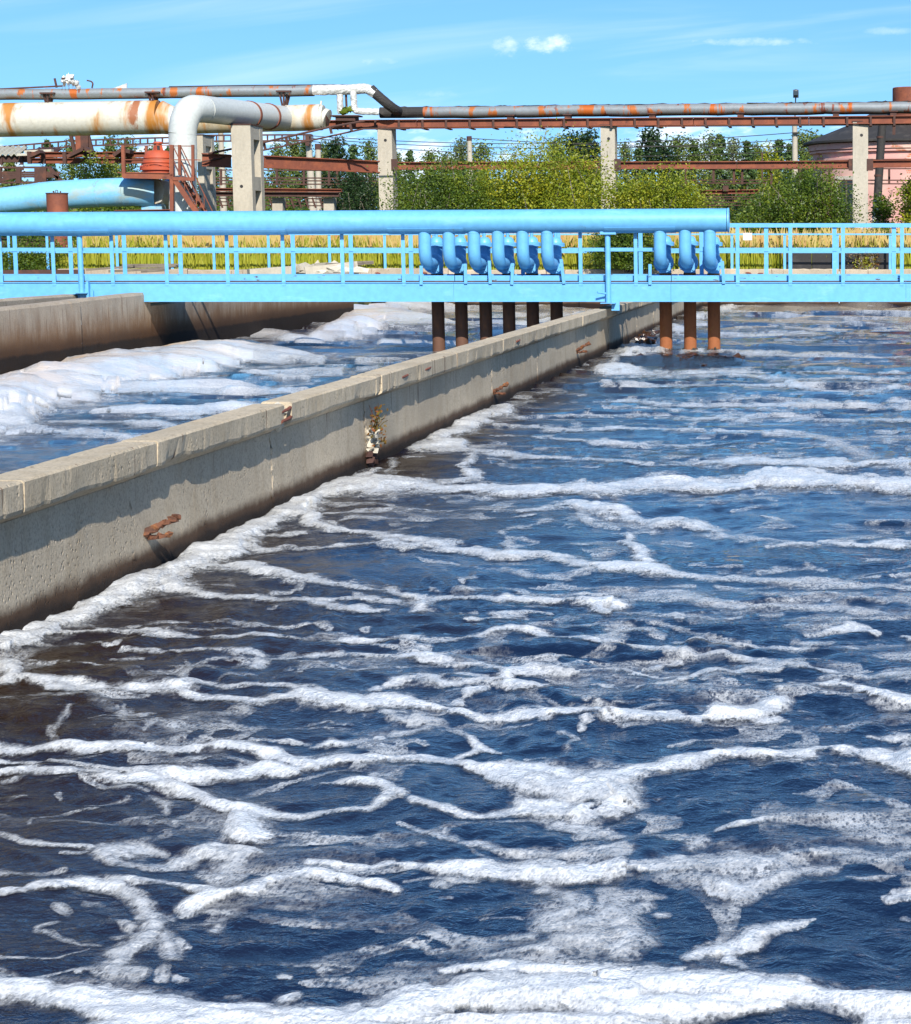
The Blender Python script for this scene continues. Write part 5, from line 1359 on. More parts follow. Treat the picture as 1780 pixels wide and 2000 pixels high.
def valve():
    c = P(311, 340, 75.2); r = empty('valve_bonnet', c, 'large orange red domed valve housing beside the grey pipe', 'valve'); u = m(1, 75.2)
    MB().lathe(c, [(31*u, -.1), (31*u, 7*u)], 32).build('base', m_primer, r, True)
    fl = MB().lathe(c, [(35.5*u, 7.2*u), (35.5*u, 13*u), (32*u, 14*u)], 36).build('flange', m_primer, r, True)
    mb = MB()
    for k in range(24): a = 2*math.pi*k/24; mb.cyl((c.x+33.5*u*math.cos(a), c.y+33.5*u*math.sin(a), c.z+13*u), (c.x+33.5*u*math.cos(a), c.y+33.5*u*math.sin(a), c.z+16*u), .02, 6)
    mb.build('bolts', m_primer, fl)
    MB().lathe(c, [(30.5*u, 14*u), (30*u, 20*u), (28*u, 30*u), (24*u, 39*u), (19*u, 44*u), (10*u, 45.5*u)], 36).build('dome', m_primer, r, True)
    for z, q in ((21, 30.2), (30, 28.3)): MB().lathe(c, [(q*u, (z-.6)*u), (q*u+.03, z*u), (q*u, (z+.6)*u)], 36).build('rib', m_primer, r, True)
    nk = MB().lathe(c, [(10*u, 45.5*u), (7.5*u, 58*u)], 4).build('neck', m_primer, r)
    MB().lathe(c, [(9*u, 58.2*u), (8*u, 61*u), (5*u, 62*u)], 16).build('neck_cap', m_primer, nk, True)
    p = P(310, 289, 75.2-.14); MB().box(p.x-.045, p.x+.045, p.y-.03, p.y+.0, p.z-.08, p.z+.08).build('dark_slot', m_black, nk)
valve()
def stair():
    r = empty('service_stair', P(365, 412, 74), 'rust red steel platform and stair beside the orange valve', 'stair'); Y = 73.8
    def B(x0, y0, x1, y1, w=.06, h=.06, n='rail', Y1=None, mt=m_rust, d=0): MB().beam(P(x0, y0, Y+d), P(x1, y1, (Y1 or Y)+d), w, h).build(n, mt, r)
    B(241, 343.5, 338, 345.5, .12, .16, 'platform_beam'); B(338, 349, 380, 350, .12, .12, 'platform_beam'); B(241, 338, 338, 339, 1.2, .03, 'platform_deck', None, m_rust, .7)
    for x, a, b, w in ((241, 284, 346, .11), (336, 283, 420, .12), (351, 283, 342, .09), (377, 283, 352, .09)): B(x, a, x+(1.5 if x == 241 else .5), b, w, w, 'upright')
    B(286, 284, 286.5, 342, .09, .09, 'upright', None, m_rust, 2.6)
    for y in (285, 312): B(336, y, 377, y+.4, .03, .03)
    B(377, 312, 392, 312.6, .03, .03); B(241, 285.5, 336, 283.5, .025, .025); B(241, 312, 336, 312, .025, .025)
    B(340, 349, 388, 420, .06, .17, 'stringer'); B(355, 349, 406, 420, .06, .14, 'stringer', None, m_rust, .5)
    for k in range(5):
        t = (k+.5)/5; x = 341+46*t; y = 352+62*t; MB().beam(P(x+2, y, Y), P(x+16, y-2, Y+.5), .22, .03).build('tread', m_rustd, r)
    for dx, d in ((0, 0), (15, .5)):
        B(338+dx, 285, 404+dx, 420, .03, .03, 'handrail', None, m_rust, d); B(338+dx, 312, 392+dx, 420, .025, .025, 'handrail', None, m_rust, d)
        for t in (.35, .7): B(338+dx+66*t, 285+135*t, 338+dx+66*t, 285+135*t+50, .025, .025, 'baluster', None, m_rust, d)
stair()
one('steel_beam', MB().ibeam(P(225, 414, 74.5), P(338, 412, 74.5), .2, .12), m_rust, 'low rust red beam on the ground under the stair', 'beam')

# ---------------------------------------------------------------- rusty racks and cable bridges further back
def lattice(label, x0, ya, x1, yb, gap, n, Y, mt=m_rustd, th=.07, cat='cable bridge', depth=.5):
    r = empty('cable_bridge', P((x0+x1)/2, (ya+yb)/2, Y), label, cat)
    for d in (0, depth):
        MB().beam(P(x0, ya, Y+d), P(x1, yb, Y+d), th, th).build('chord', mt, r); MB().beam(P(x0, ya+gap, Y+d), P(x1, yb+gap, Y+d), th, th).build('chord', mt, r)
    for i in range(n+1):
        t = i/n; x = x0+(x1-x0)*t; y = ya+(yb-ya)*t
        MB().beam(P(x, y, Y), P(x, y+gap, Y), .06, .06).beam(P(x, y+gap-1, Y), P(x, y+gap-1, Y+depth), .05, .05).build('rung', mt, r)
lattice('thin dark cable bridge rising to the right under the cream pipe', -60, 292, 130, 276, 11, 12, 99)
lattice('level dark cable bridge right of the thin support tower', 130, 275, 332, 268.5, 11, 14, 99.5)
lattice('dark cable bridge between the grey pipe and the leaning pole', 395, 264.5, 608, 263, 11.5, 15, 100)
def far_beams():
    r = empty('steel_rack', P(200, 310, 90), 'rust red double beam rack behind the blue pipe', 'rack')
    for y in (302, 314): MB().ibeam(P(58, y, 90), P(335, y, 89.4), .25, m(10.5, 90), .03).build('beam_length', m_rust, r)
    for x in (58, 85, 127, 168, 210, 252, 290): MB().box(P(x, 300, 89.7).x-.07, P(x, 300, 89.7).x+.07, 89.6, 89.72, P(x, 320, 89.7).z, P(x, 296, 89.7).z).build('stiffener', m_rustd, r)
    for (a, b, c, d) in ((60, 306, 82, 296), (135, 306, 168, 290), (168, 290, 182, 298), (225, 304, 240, 293), (240, 293, 258, 297)): MB().beam(P(a, b, 89.2), P(c, d, 89.2), .5, .14).build('tilted_bracket', m_rustd, r)
    r = empty('steel_rack', P(60, 345, 92), 'dark open rack of rails left under the double beam', 'rack')
    for y0, y1, x1 in ((327, 327, 95), (336.5, 337, 118), (340.5, 341, 116), (344.5, 345, 116), (356.5, 356.5, 112)): MB().beam(P(-80, y0, 92), P(x1, y1, 92), .09, .08).build('rail', m_rustd, r)
    for x, w in ((1, .1), (37, .2), (80, .5)): MB().beam(P(x, 326, 92), P(x, 358, 92), w, .15).build('upright', m_rustd, r)
    for a, b, c, d in ((96, 326, 122, 356), (84, 336, 115, 348), (0, 352, 40, 343), (37, 330, 46, 329)): MB().beam(P(a, b, 92), P(c, d, 92), .1, .14).build('brace', m_rustd, r)
    r = empty('steel_rack', P(560, 372, 95), 'dark low rack with a rust red beam between the first two broad columns', 'rack')
    MB().ibeam(P(396, 370, 95), P(668, 372, 95), .3, m(6, 95), .03).build('beam_length', m_rust, r)
    MB().ibeam(P(396, 379, 94.5), P(663, 380, 94.5), .3, m(9, 95), .03).build('beam_length', m_rustd, r)
    for y in (332, 347, 352.5, 359): MB().beam(P(396, y, 97), P(738, y+1.2, 97), .08, m(2.4, 97)).build('rail', m_rustd, r)
    for x in (432, 490, 541, 594, 643, 659, 695): MB().beam(P(x, 330, 97), P(x, 362, 97), .09, .09).build('upright', m_rustd, r)
    for x in (545, 645): MB().beam(P(x, 386, 95), P(x, 425, 95), .45, .5).build('concrete_foot', m_conc, r)
    for y in (387, 394, 401): MB().beam(P(396, y, 98), P(645, y+1, 98), .08, m(2, 98)).build('rail', m_rustd, r)
    for x in range(400, 645, 14): MB().beam(P(x, 386, 97.8), P(x+7, 406, 97.8), .06, .07).build('brace', m_rustd, r)
    r = empty('steel_rack', P(1420, 365, 92), 'dark open rack behind the shrub right of the second slim column', 'rack')
    for y, x0, x1 in ((329.5, 1335, 1780), (352, 1335, 1500), (357.5, 1335, 1500), (352, 1600, 1780), (359, 1600, 1780)): MB().beam(P(x0, y, 89), P(x1, y, 88.4), .08, m(2.2, 89)).build('rail', m_rustd, r)
    for x in (1340, 1394, 1434, 1450, 1507, 1563, 1620, 1737): MB().beam(P(x, 329, 89), P(x, 360, 89), .09, .1).build('upright', m_rustd, r)
    MB().ibeam(P(1370, 375.5, 93), P(1482, 374, 93), .3, m(8, 93), .03).build('beam_length', m_rust, r)
    for y in (384, 388.5, 395, 401): MB().beam(P(1368, y, 95), P(1475, y, 95), .08, m(1.8, 95)).build('rail', m_rustd, r)
    p = P(1418, 368, 92.8); MB().box(p.x-.12, p.x+.12, p.y-.1, p.y, p.z-.12, p.z+.12).build('junction_box', m_rustd, r)
    MB().beam(P(1489, 298, 95), P(1489, 352, 95), .06, .06).build('upright', m_rustd, r)
    r = empty('support_tower', P(160, 280, 93), 'narrow dark steel tower with slanted legs under the cream pipe', 'tower')
    for a, b, c, d, w, mt in ((138, 262, 147, 297, .13, m_rustd), (172, 262, 181, 297, .13, m_rustd), (156, 262, 158, 300, .3, m_rust), (167, 262, 168, 300, .32, m_rustd)): MB().beam(P(a, b, 93), P(c, d, 93), w, w).build('leg', mt, r)
    for y in (266, 282): MB().beam(P(138+y*.02, y, 93), P(174, y, 93), .05, .05).build('rung', m_rustd, r)
    # sloping cable ladder from the pipe end down to the left
    r = empty('cable_ladder', P(550, 262, 82), 'sloping dark cable ladder hung below the cream pipe end', 'cable ladder')
    MB().tube([P(712, 236, 82.5), P(640, 249, 82), P(516, 278, 81), P(408, 300, 80)], .045, 6).build('cable', m_rustd, r)
    MB().tube([P(800, 251, 82.5), P(711, 251.5, 82.5), P(600, 276, 82), P(516, 293, 81), P(395, 316, 80)], .035, 6).build('cable', m_rustd, r)
    for x, y in ((684, 243), (645, 249), (559, 270), (516, 281)): MB().beam(P(x, y-1, 82), P(x+3, y+12, 82), .09, .07).build('hanger', m_rustd, r)
far_beams()
def shed_roof():
    r = empty('shed_roof', P(30, 293, 95), 'corrugated pale sheet roof on the far left', 'roof')
    def sheet(x0, x1, yt, yb, Yf, Yb, mt, skew=18, n=64):
        A, B, C = P(x0, yb, Yf), P(x1, yb, Yf), P(x0+skew, yt, Yb); mb = MB(); dx = (B-A); up = (C-A)
        for i in range(n+1):
            p = A + dx*(i/n) + Vector((0, 0, .055*math.sin(i*math.pi*2/6)))
            mb.v += [tuple(p), tuple(p+up), tuple(p-Vector((0, 0, .02))), tuple(p+up-Vector((0, 0, .02)))]
        for i in range(n): a = i*4; mb.f += [(a, a+4, a+5, a+1), (a+2, a+3, a+7, a+6), (a, a+2, a+6, a+4)]
        mb.mi = [0]*len(mb.f); return mb.build('roof_sheet', mt, r)
    sheet(-120, 36, 286, 302, 93, 97, m_asb, 26, 84); sheet(62, 110, 289, 297, 95, 97, m_rustd, 14, 30)
    MB().beam(P(36, 302.5, 92.9), P(64, 301.5, 92.9), .3, .1).build('batten', m_asb, r); MB().beam(P(50, 296.5, 92.9), P(103, 294, 92.9), .3, .1).build('batten', m_asb, r)
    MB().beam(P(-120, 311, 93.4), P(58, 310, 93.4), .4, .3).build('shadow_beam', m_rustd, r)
    for x in (3, 43): MB().beam(P(x, 304, 93.2), P(x, 322, 93.2), .12, .12).build('post', m_rustd, r)
shed_roof()

# ---------------------------------------------------------------- poles, wires
def pole(x0, y0, x1, y1, Y, r0, r1, label, cat='pole'):
    r = empty('utility_pole', P(x1, y1, Y), label, cat, 'concrete poles among the trees')
    MB().tube([P(x1, y1, Y), P(x0, y0, Y)], [r0, r1], 10).build('shaft', m_conc, r, True)
    return r
p1 = pole(431.5, 258, 438, 440, 108, .19, .13, 'slim concrete pole just right of the grey pipe')
p2 = pole(602, 262, 613, 440, 108, .23, .14, 'leaning concrete pole with a wire clamp, left of the twin')
MB().box(P(598, 264, 107.7).x, P(606, 264, 107.7).x, 107.5, 107.8, P(600, 285, 107.8).z, P(600, 263, 107.8).z).build('clamp', m_rustd, p2)
MB().tube(fillet([P(604, 266, 107.5), P(611, 262, 107.5), P(612, 275, 107.5), P(604, 282, 107.5)], .2), .03, 5).build('cable_loop', m_wire, p2)
p3 = pole(621.5, 283, 623, 440, 112, .16, .15, 'shorter straight concrete pole, right of the leaning pole'); MB().tube([P(621.5, 281, 112), P(621.5, 292, 112)], .165, 10).build('collar', m_rustd, p3)
p4 = pole(917, 267, 921, 440, 104, .16, .11, 'concrete pole behind the yellowing bush'); MB().tube([P(916.5, 266, 104), P(917.2, 275, 104)], .125, 10).build('collar', m_rustd, p4)
p5 = pole(1552.5, 240, 1554, 440, 100, .15, .12, 'tall concrete pole with a floodlight on top', 'light pole')
MB().tube([P(1552.5, 242, 100), P(1554.5, 190, 100)], .03, 8).build('mast', m_steel, p5)
lp = MB().beam(P(1554.8, 188, 99.9), P(1554.8, 178, 99.7), .25, .22).build('floodlight', m_steel, p5)
c = P(1554.8, 182, 99.6); MB().lump(c+Vector((0, .1, .05)), (.135, .1, .14), 2, .03).build('lamp_head', m_steel, lp, True); MB().box(c.x-.1, c.x+.1, c.y-.04, c.y-.02, c.z-.09, c.z+.1).build('lens', m_glass, lp)
MB().box(P(1548, 252, 99.7).x, P(1559, 252, 99.7).x, 99.7, 100.3, P(1553, 261, 100).z, P(1553, 258.5, 100).z).build('crossarm', m_wire, p5)
def wires():
    for i, (a, b, s) in enumerate((((604, 265, 108), (1553, 259, 100), .9), ((604, 270, 108), (1553, 272, 100), .9), ((917, 270, 104), (2000, 262, 104), 1.0), ((604, 276, 108), (1700, 282, 120), 1.4))):
        A, B = P(*a), P(*b); pts = [A.lerp(B, t/16) - Vector((0, 0, s*4*(t/16)*(1-t/16)*.5)) for t in range(17)]
        one('power_line', MB().tube(pts, .018, 4), m_wire, ['uppermost thin wire from the leaning pole to the floodlight pole', 'second thin wire below the uppermost one, same two poles', 'thin wire running right from the pole behind the bush', 'lowest thin wire sagging behind the trees from the leaning pole'][i], 'wire', 'overhead wires')
wires()

# ---------------------------------------------------------------- pink round building
def pink_plaster():
    mt = bpy.data.materials.new('pink_plaster'); mt.use_nodes = True; t = NT(mt.node_tree); t.n.clear()
    out = t.node('ShaderNodeOutputMaterial'); bs = t.node('ShaderNodeBsdfPrincipled'); bs.inputs['Roughness'].default_value = .9
    co = t.node('ShaderNodeTexCoord').outputs['Object']; sep = t.node('ShaderNodeSeparateXYZ'); t.link(co, sep.inputs[0])
    ang = t.math('MULTIPLY', t.math('ARCTAN2', sep.outputs[0], sep.outputs[1]), 4.6)
    cc = t.node('ShaderNodeCombineXYZ'); t.link(ang, cc.inputs[0]); t.link(sep.outputs[2], cc.inputs[1])
    bk = t.node('ShaderNodeTexBrick'); t.link(cc.outputs[0], bk.inputs['Vector']); bk.inputs['Scale'].default_value = 1
    bk.inputs['Brick Width'].default_value = .26; bk.inputs['Row Height'].default_value = .085; bk.inputs['Mortar Size'].default_value = .012
    bk.inputs['Color1'].default_value = (.55, .16, .07, 1); bk.inputs['Color2'].default_value = (.42, .12, .06, 1); bk.inputs['Mortar'].default_value = (.5, .38, .3, 1)
    n = t.noise(co, (.7, .7, 1.0), 6, .6)
    low = t.math('ADD', n, t.math('MULTIPLY', t.ramp(sep.outputs[2], 2.6, .3), .12))
    pl = t.mix(t.ramp(t.noise(co, 1.3, 5), .45, .65), (.62, .33, .29), (.66, .42, .34))
    pl = t.mix(t.ramp(t.noise(co, (.8, .8, .4), 4), .58, .7, 0, .6), pl, (.58, .45, .33))
    t.link(t.mix(t.ramp(low, .565, .59), pl, bk.outputs['Color']), bs.inputs['Base Color'])
    b = t.node('ShaderNodeBump'); b.inputs['Strength'].default_value = .4; b.inputs['Distance'].default_value = .03; t.link(t.ramp(low, .565, .59, 1, 0), b.inputs['Height']); t.link(b.outputs[0], bs.inputs['Normal'])
    t.link(bs.outputs[0], out.inputs['Surface']); return mt
def round_building():
    Yc = 97.0; c = P(1790, 430, Yc); Rr = (c.x - P(1588, 430, Yc).x)
    r = empty('round_building', (c.x, Yc, 1.0), 'round pink plastered brick building with a black conical roof', 'building')
    ze = P(1575, 283, Yc).z - .05; pk = pink_plaster(); h = ze - 1.0
    MB().lathe((c.x, Yc, 1.0), [(Rr, -.1), (Rr, h-1.15), (Rr, h)], 96).build('wall', pk, r, True, 30)
    for z0, z1, o in ((h-1.02, h-.92, .07), (h-.74, h-.64, .09), (h-.40, h-.30, .14), (h-.28, h-.02, .20)):
        MB().lathe((c.x, Yc, 1.0), [(Rr+.002, z0), (Rr+o, z0+.012), (Rr+o, z1), (Rr+.002, z1+.008)], 96).build('cornice', pk, r, True, 30)
    rf = MB().lathe((c.x, Yc, 1.0), [(Rr+.1, h-.01), (Rr+.42, h+.02), (Rr+.42, h+.10), (Rr*.62, h+.98), (Rr*.25, h+1.9), (.1, h+2.1)], 96).build('roof', m_tar, r, True, 30)
    v = P(1782, 200, Yc-2.5); q = m(38, Yc-2.5)
    MB().lathe((v.x, v.y, h+1.0), [(q, .4), (q, P(1782, 173, Yc-2.5).z-h-1.0), (q*.97, P(1782, 171.5, Yc-2.5).z-h-1.0)], 30).build('roof_vent', m_rust, rf, True, 30)
    # window with pale arched surround, facing the basins
    a0 = math.atan2(P(1654, 400, Yc).x - c.x, -1)
    th = math.asin(max(-1, min(1, (P(1654, 400, Yc-3).x - c.x)/Rr))); nx, ny = math.sin(th), -math.cos(th); tx, ty = -ny, nx
    def W(s, z, o): return Vector((c.x + nx*(Rr+o) + tx*s, Yc + ny*(Rr+o) + ty*s, z))
    z0, z1 = 1.75, P(1654, 356, Yc-4).z
    fr = MB()
    def slab(mb, s0, s1, za, zb, o0, o1): 
        p = [W(s0, za, o0), W(s1, za, o0), W(s1, zb, o0), W(s0, zb, o0), W(s0, za, o1), W(s1, za, o1), W(s1, zb, o1), W(s0, zb, o1)]
        mb.add(p, [(0, 3, 2, 1), (4, 5, 6, 7), (0, 1, 5, 4), (1, 2, 6, 5), (2, 3, 7, 6), (3, 0, 4, 7)])
    slab(fr, -.62, -.45, z0-.3, z1+.1, -.2, .05); slab(fr, .45, .62, z0-.3, z1+.1, -.2, .05); slab(fr, -.62, .62, z1+.102, z1+.28, -.2, .05)
    w = fr.build('window', m_mortar, r)
    g = MB(); slab(g, -.449, .449, z0, z1+.1, -.2, .012); g.build('pane', m_glass, w)
    g = MB()
    for s in (-.42, 0, .42): slab(g, s-.03, s+.03, z0, z1+.09, .013, .035)
    for z in (z0+.05, (z0+z1)/2): slab(g, -.45, .45, z-.03, z+.03, .014, .033)
    g.build('frame', m_wood, w)
    # dark wrapped standpipe in front of the wall
    r = empty('standpipe', P(1712, 432, 88), 'leaning dark standpipe with a peeling white foot beside the last column', 'pipe')
    MB().tube([P(1714, 392, 88), P(1718, 330, 88), P(1724, 236, 88)], m(8, 88), 18, True, .02, .5).build('tarred_length', m_tar, r); MB().tube([P(1712, 440, 88), P(1714, 391, 88)], m(8.5, 88), 18, True, .05, .15).build('peeling_foot', m_foil, r)
    for y in (270, 345): MB().tube([P(1718+(300-y)*.06+1, y, 88), P(1718+(300-y)*.06+1, y-4, 88)], m(8.6, 88), 18).build('clamp', m_rustd, r)
    MB().beam(P(1747, 240, 88.5), P(1746, 263, 88.5), .12, .1).build('drain_stub', m_rustd, r)
round_building()

# ================================================================ PLANTS
def cards(cent, size, aspect=.6, droop=0.0):
    n = len(cent); d = RNG.normal(size=(n, 3)); d[:, 2] *= .7; d[:, 2] -= droop; d /= np.linalg.norm(d, axis=1, keepdims=True) + 1e-9
    e = RNG.normal(size=(n, 3)); e -= d*np.sum(e*d, 1, keepdims=True); e /= np.linalg.norm(e, axis=1, keepdims=True) + 1e-9
    s = size*(.6 + .8*RNG.random(n))[:, None]; d = d*s; e = e*s*aspect
    V = np.stack([cent-d*.5, cent+e*.5, cent+d*.5, cent-e*.5], 1).reshape(-1, 3)
    return V, np.arange(n)[:, None]*4 + np.array([[0, 1, 2, 3]])
def bush(name, px, yt, wpx, Y, n, leaf, mt, label, cat='bush', zb=1.0, sprigs=14, lobes=None, asp=.55, group=None):
    c = P(px, yt, Y); W = m(wpx, Y); Ht = c.z - zb
    r = empty(name, (c.x, Y, zb), label, cat, group)
    K = 60; a = RNG.uniform(0, 2*np.pi, K); q = np.sqrt(RNG.random(K)); hz = RNG.random(K)**.8
    prof = np.sqrt(np.clip(1 - (np.clip(hz-.35, 0, 1)/.72)**2, .03, 1))
    cx = np.cos(a)*q*prof*W*.46; cy = np.sin(a)*q*prof*W*.36; cz = hz*Ht*.90
    if lobes:
        for k in range(K):
            l = lobes[k % len(lobes)]; cx[k] = (l[0]-px)*Y/F + np.cos(a[k])*q[k]*prof[k]*l[2]*Y/F*.46; cz[k] = hz[k]*(P(px, l[1], Y).z - zb)*.92
    per = n//K; sig = W*.075 + .10
    cen = np.concatenate([np.stack([cx[k]+RNG.normal(0, sig, per), cy[k]+RNG.normal(0, sig, per), cz[k]+RNG.normal(0, sig*.9, per)], 1) for k in range(K)])
    mb = MB()
    for s in range(sprigs):
        k = RNG.integers(0, K); b = np.array([cx[k], cy[k], cz[k]]); l = Ht*(.05+.13*RNG.random()); tipv = b + np.array([RNG.normal(0, .25), RNG.normal(0, .2), sig*1.2 + l])
        tt = RNG.random(26)[:, None]; cen = np.concatenate([cen, b + (tipv-b)*tt + RNG.normal(0, .07, (26, 3))])
        mb.tube([Vector(b)+r.location, Vector(tipv)+r.location], [.02, .008], 4)
    cen[:, 2] = np.abs(cen[:, 2]); cen += np.array(r.location)
    V, Q = cards(cen, leaf, asp); np_mesh('foliage', V, Q, mt, r)
    for k in range(7):
        a_ = k*.9; mb.tube([(c.x+.1*math.cos(a_), Y+.1*math.sin(a_), zb-.1), (c.x+W*.12*math.cos(a_), Y+W*.1*math.sin(a_), zb+Ht*.4), (c.x+W*.26*math.cos(a_), Y+W*.2*math.sin(a_), zb+Ht*.75)], [.05, .035, .012], 5)
    mb.build('stems', m_bark, r); return r
bush('shrub', 1055, 272, 300, 79, 40398, 0.095, m_leaf_y, 'big yellowing bush between the two slim concrete columns', lobes=((978, 316, 120), (1012, 284, 125), (1055, 268, 140), (1108, 288, 120), (1145, 322, 80), (1045, 330, 230)))
bush('shrub', 848, 330, 215, 77, 27641, 0.084, m_leaf_g, 'rounded green bush in front of the left slim column', lobes=((800, 345, 110), (850, 331, 130), (905, 328, 120)))
bush('shrub', 1282, 345, 190, 78, 22113, 0.090, m_leaf_y, 'low yellow green bush right of the second slim column', lobes=((1235, 352, 100), (1290, 340, 120), (1345, 362, 80)))
bush('shrub', 1556, 340, 190, 78, 29767, 0.090, m_leaf_g, 'dense green bush left of the pink building', lobes=((1500, 372, 110), (1545, 340, 100), (1600, 335, 100), (1620, 380, 70)))
bush('shrub', 1226, 446, 135, 65.9, 22113, 0.073, m_leaf_g, 'dark leafy bush overhanging the far edge below the header pipe', zb=1.14, sprigs=8)
bush('shrub', 190, 312, 130, 88, 13608, 0.095, m_leaf_y, 'yellow bush rising behind the old blue pipe', lobes=((165, 325, 80), (185, 311, 80), (215, 330, 70)))
bush('shrub', 66, 489, 150, 67.3, 17860, 0.062, m_leaf_g, 'low dark green shrub behind the railing at the left edge', zb=1.05, sprigs=2)
bush('shrub', 250, 372, 200, 84, 11056, 0.095, m_leaf_g, 'green bush under the old blue pipe', sprigs=4)
bush('shrub', 690, 330, 110, 96, 11056, 0.101, m_leaf_d, 'dark bush left of the first slim column', sprigs=6)
bush('shrub', 1590, 462, 60, 69, 3827, 0.073, m_leaf_g, 'small shrub in the tall grass left of the pink building', zb=1.05, sprigs=3)
bush('shrub', 1715, 452, 75, 70, 6378, 0.073, m_leaf_g, 'shrub in the grass under the last column', zb=1.05, sprigs=4)
bush('climber', 1722, 375, 42, 85.5, 3827, 0.106, m_leaf_g, 'leafy climber at the foot of the dark standpipe', 'climbing plant', sprigs=6)
bush('climber', 1778, 330, 48, 85, 4677, 0.112, m_leaf_y, 'yellow green climber at the right edge before the pink wall', 'climbing plant', sprigs=6)
for px, yt, mt, lab in ((1683, 492, m_redweed, 'reddish dry weed before the dark sheet, left one'), (1703, 492, m_redweed, 'reddish dry weed before the dark sheet, right one'), (1690, 511, m_grass, 'tiny bright green tuft before the dark sheet')):
    bush('weed', px, yt, 16 if mt is m_redweed else 20, FARY+.3, 240, .06, mt, lab, 'weed', 1.12, 4)

def tree_proto(kind, n, mt, leaf):
    """unit tree 1 m tall at the origin: trunk, limbs, crown"""
    r = empty('tree', (0, 0, 0)); mb = MB(); mb.tube([(0, 0, -.02), (.006, .004, .4), (0, .0, .97)], [.016, .011, .003], 6)
    cen = []
    if kind == 'spruce':
        for k in range(46):
            z = .10 + .88*(k/46); L = .20*(1-z)**.85 + .012; a = k*2.4; d = np.array([math.cos(a), math.sin(a), -.25])
            t = RNG.random(n//46)[:, None]; cen.append(np.array([0, 0, z]) + d*L*t + RNG.normal(0, .011, (n//46, 3)))
            if k % 3 == 0: mb.tube([(0, 0, z), tuple(np.array([0, 0, z]) + d*L)], [.003, .001], 4)
    else:
        for k in range(34):
            z = .18 + .80*(k/34)**.9; L = (.20 if kind == 'birch' else .26)*min(1, ((1.03-z)*1.45))**.8*(.5+.7*RNG.random()); a = k*2.4 + RNG.normal(0, .4)
            tip = np.array([math.cos(a)*L, math.sin(a)*L, .09]); t = np.sqrt(RNG.random(n//34))[:, None]
            cen.append(np.array([0, 0, z-.05]) + tip*t + RNG.normal(0, .028 if kind == 'birch' else .035, (n//34, 3)))
            mb.tube([(0, 0, z-.06), tuple(np.array([0, 0, z-.05]) + tip*.9)], [.004, .0015], 4)
    cen = np.concatenate(cen); V, Q = cards(cen, leaf, .6, .2); np_mesh('crown', V, Q, mt, r); mb.build('trunk', m_bark, r); return r
PROT = {'b0': tree_proto('birch', 4200, m_leaf_b, .021), 'b1': tree_proto('birch', 3600, m_leaf_b, .023), 'b2': tree_proto('birch', 4200, m_leaf_p, .022), 's0': tree_proto('spruce', 4600, m_leaf_s, .022),
        'd0': tree_proto('broad', 3600, m_leaf_d, .028), 'y0': tree_proto('broad', 3600, m_leaf_y, .026)}
USED = set()
KN = {'b': 'green birch', 's': 'narrow spruce', 'd': 'dark broad tree', 'g': 'green tree', 'y': 'yellow tree'}
def zone(x):
    return ('behind the left racks' if x < 335 else 'left of the first slim column' if x < 740 else 'between the two slim columns' if x < 1190 else
            'right of the second slim column' if x < 1450 else 'around the floodlight pole' if x < 1660 else 'behind the pink building')
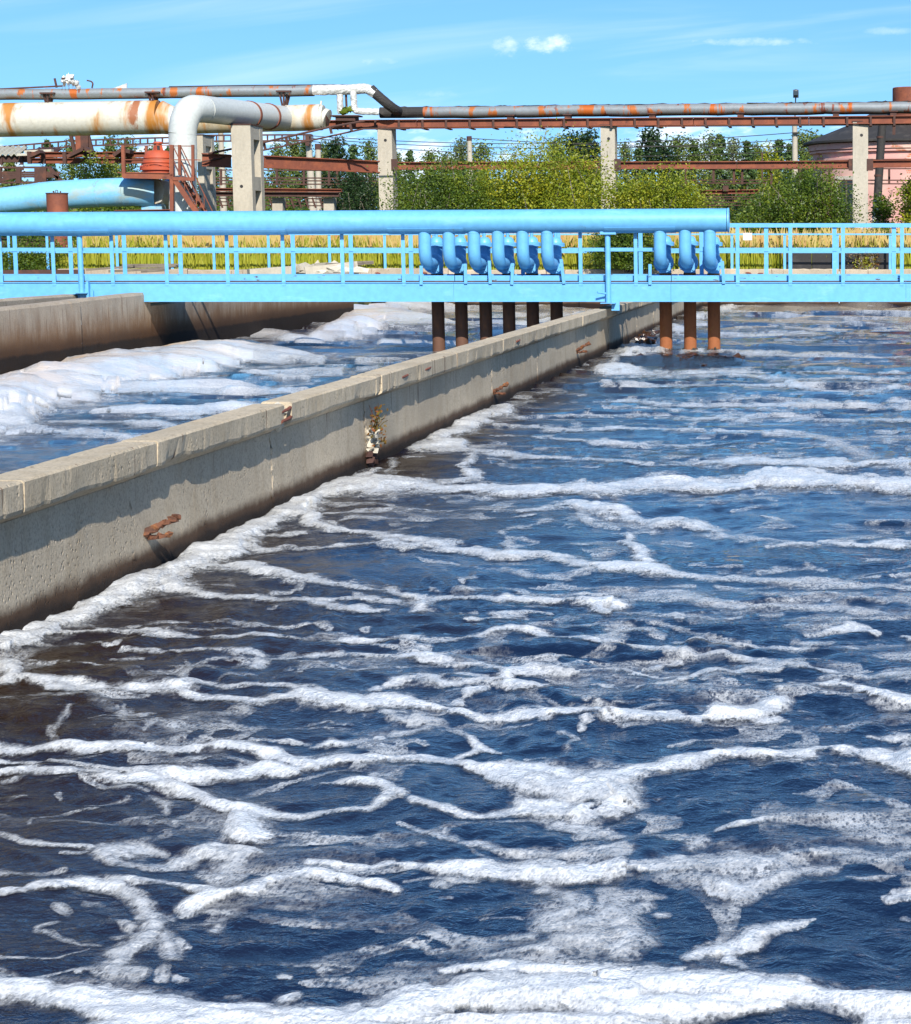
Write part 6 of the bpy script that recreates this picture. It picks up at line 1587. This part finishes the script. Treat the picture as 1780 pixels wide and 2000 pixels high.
TREES = [(-60, 300, 'b0'), (20, 300, 'b1'), (93, 268, 's0'), (140, 280, 'b0'), (215, 270, 'b1'), (250, 272, 'b0'), (300, 290, 'b1'), (330, 280, 's0'),
         (420, 285, 'b0'), (475, 290, 's0'), (543, 284, 'b0'), (575, 276, 'b1'), (598, 270, 's0'), (632, 283, 'b1'), (656, 273, 'd0'), (690, 277, 's0'), (722, 279, 'b0'), (775, 300, 'b1'),
         (800, 289, 's0'), (838, 298, 'b1'), (872, 300, 'b0'), (900, 276, 'b2'), (940, 282, 'b0'), (1085, 270, 'b1'), (1118, 262, 'd0'), (1148, 259, 'd0'), (1165, 275, 's0'),
         (1222, 281, 'b0'), (1247, 285, 's0'), (1272, 254, 'd0'), (1300, 284, 'd0'), (1326, 268, 'b0'), (1358, 274, 'b1'), (1388, 265, 'b0'), (1407, 257, 's0'), (1432, 276, 'b2'), (1460, 270, 's0'), (1480, 284, 'b1'),
         (1500, 290, 'y0'), (1522, 267, 's0'), (1543, 276, 's0'), (1566, 263, 'b0'), (1588, 262, 'b1'), (1607, 258, 's0'), (1644, 250, 's0'), (1700, 262, 'b0'), (1850, 250, 's0'), (1930, 262, 'b1'), (1450, 330, 'y0'), (1390, 335, 'b2')]
def plant(kind, x, yt, Y, i, label=None, group=None):
    o = PROT[kind] if kind not in USED else copy_tree(PROT[kind]); USED.add(kind)
    p = P(x, yt, Y); h = p.z - 1.0; o.location = (p.x, Y, 1.0); q = h*random.uniform(.95, 1.25); o.scale = (q, q, h); o.rotation_euler[2] = i*1.7
    tag(o, label, 'tree', group)
from collections import Counter
TREES.sort(); cnt = Counter((k[0] + ('p' if k == 'b2' else ''), zone(x)) for x, _, k in TREES); seen = Counter()
for i, (x, yt, k) in enumerate(TREES):
    Y = 128 + (i*37 % 23); z = zone(x); kk = (k[0] + ('p' if k == 'b2' else ''), z); nm = 'pale leaved birch' if k == 'b2' else KN[k[0]]
    o_ = ['first ', 'second ', 'third ', 'fourth ', 'fifth ', 'sixth ', 'seventh '][seen[kk]] if cnt[kk] > 1 else ''; seen[kk] += 1
    plant(k, x, yt, Y, i, f'{o_}{nm}{" from the left" if o_ else ""} {z}', f'trees {z}')
# second, lower row that closes the view of the horizon
def thicket():
    n = 60000; x = RNG.uniform(-300, 2100, n); Yd = RNG.uniform(150, 175, n); X = (x-CX)/F*Yd
    top = 4.0 + 2.6*fbm(X*.22, Yd*.1, 3, 77); z = 1.0 + top*RNG.random(n)**.7
    V, Q = cards(np.stack([X, Yd, z], 1), .32, .6); o = np_mesh('thicket', V, Q, m_leaf_b); tag(o, kind='stuff')
    # undergrowth nearer, between the racks
    n = 24000; x = RNG.uniform(-100, 1960, n); Yd = RNG.uniform(100, 118, n); X = (x-CX)/F*Yd
    z = 1.0 + (1.0 + 2.6*fbm(X*.3, Yd*.1, 3, 79))*RNG.random(n)
    V, Q = cards(np.stack([X, Yd, z], 1), .24, .6); o = np_mesh('undergrowth', V, Q, m_leaf_g); tag(o, kind='stuff')
thicket()
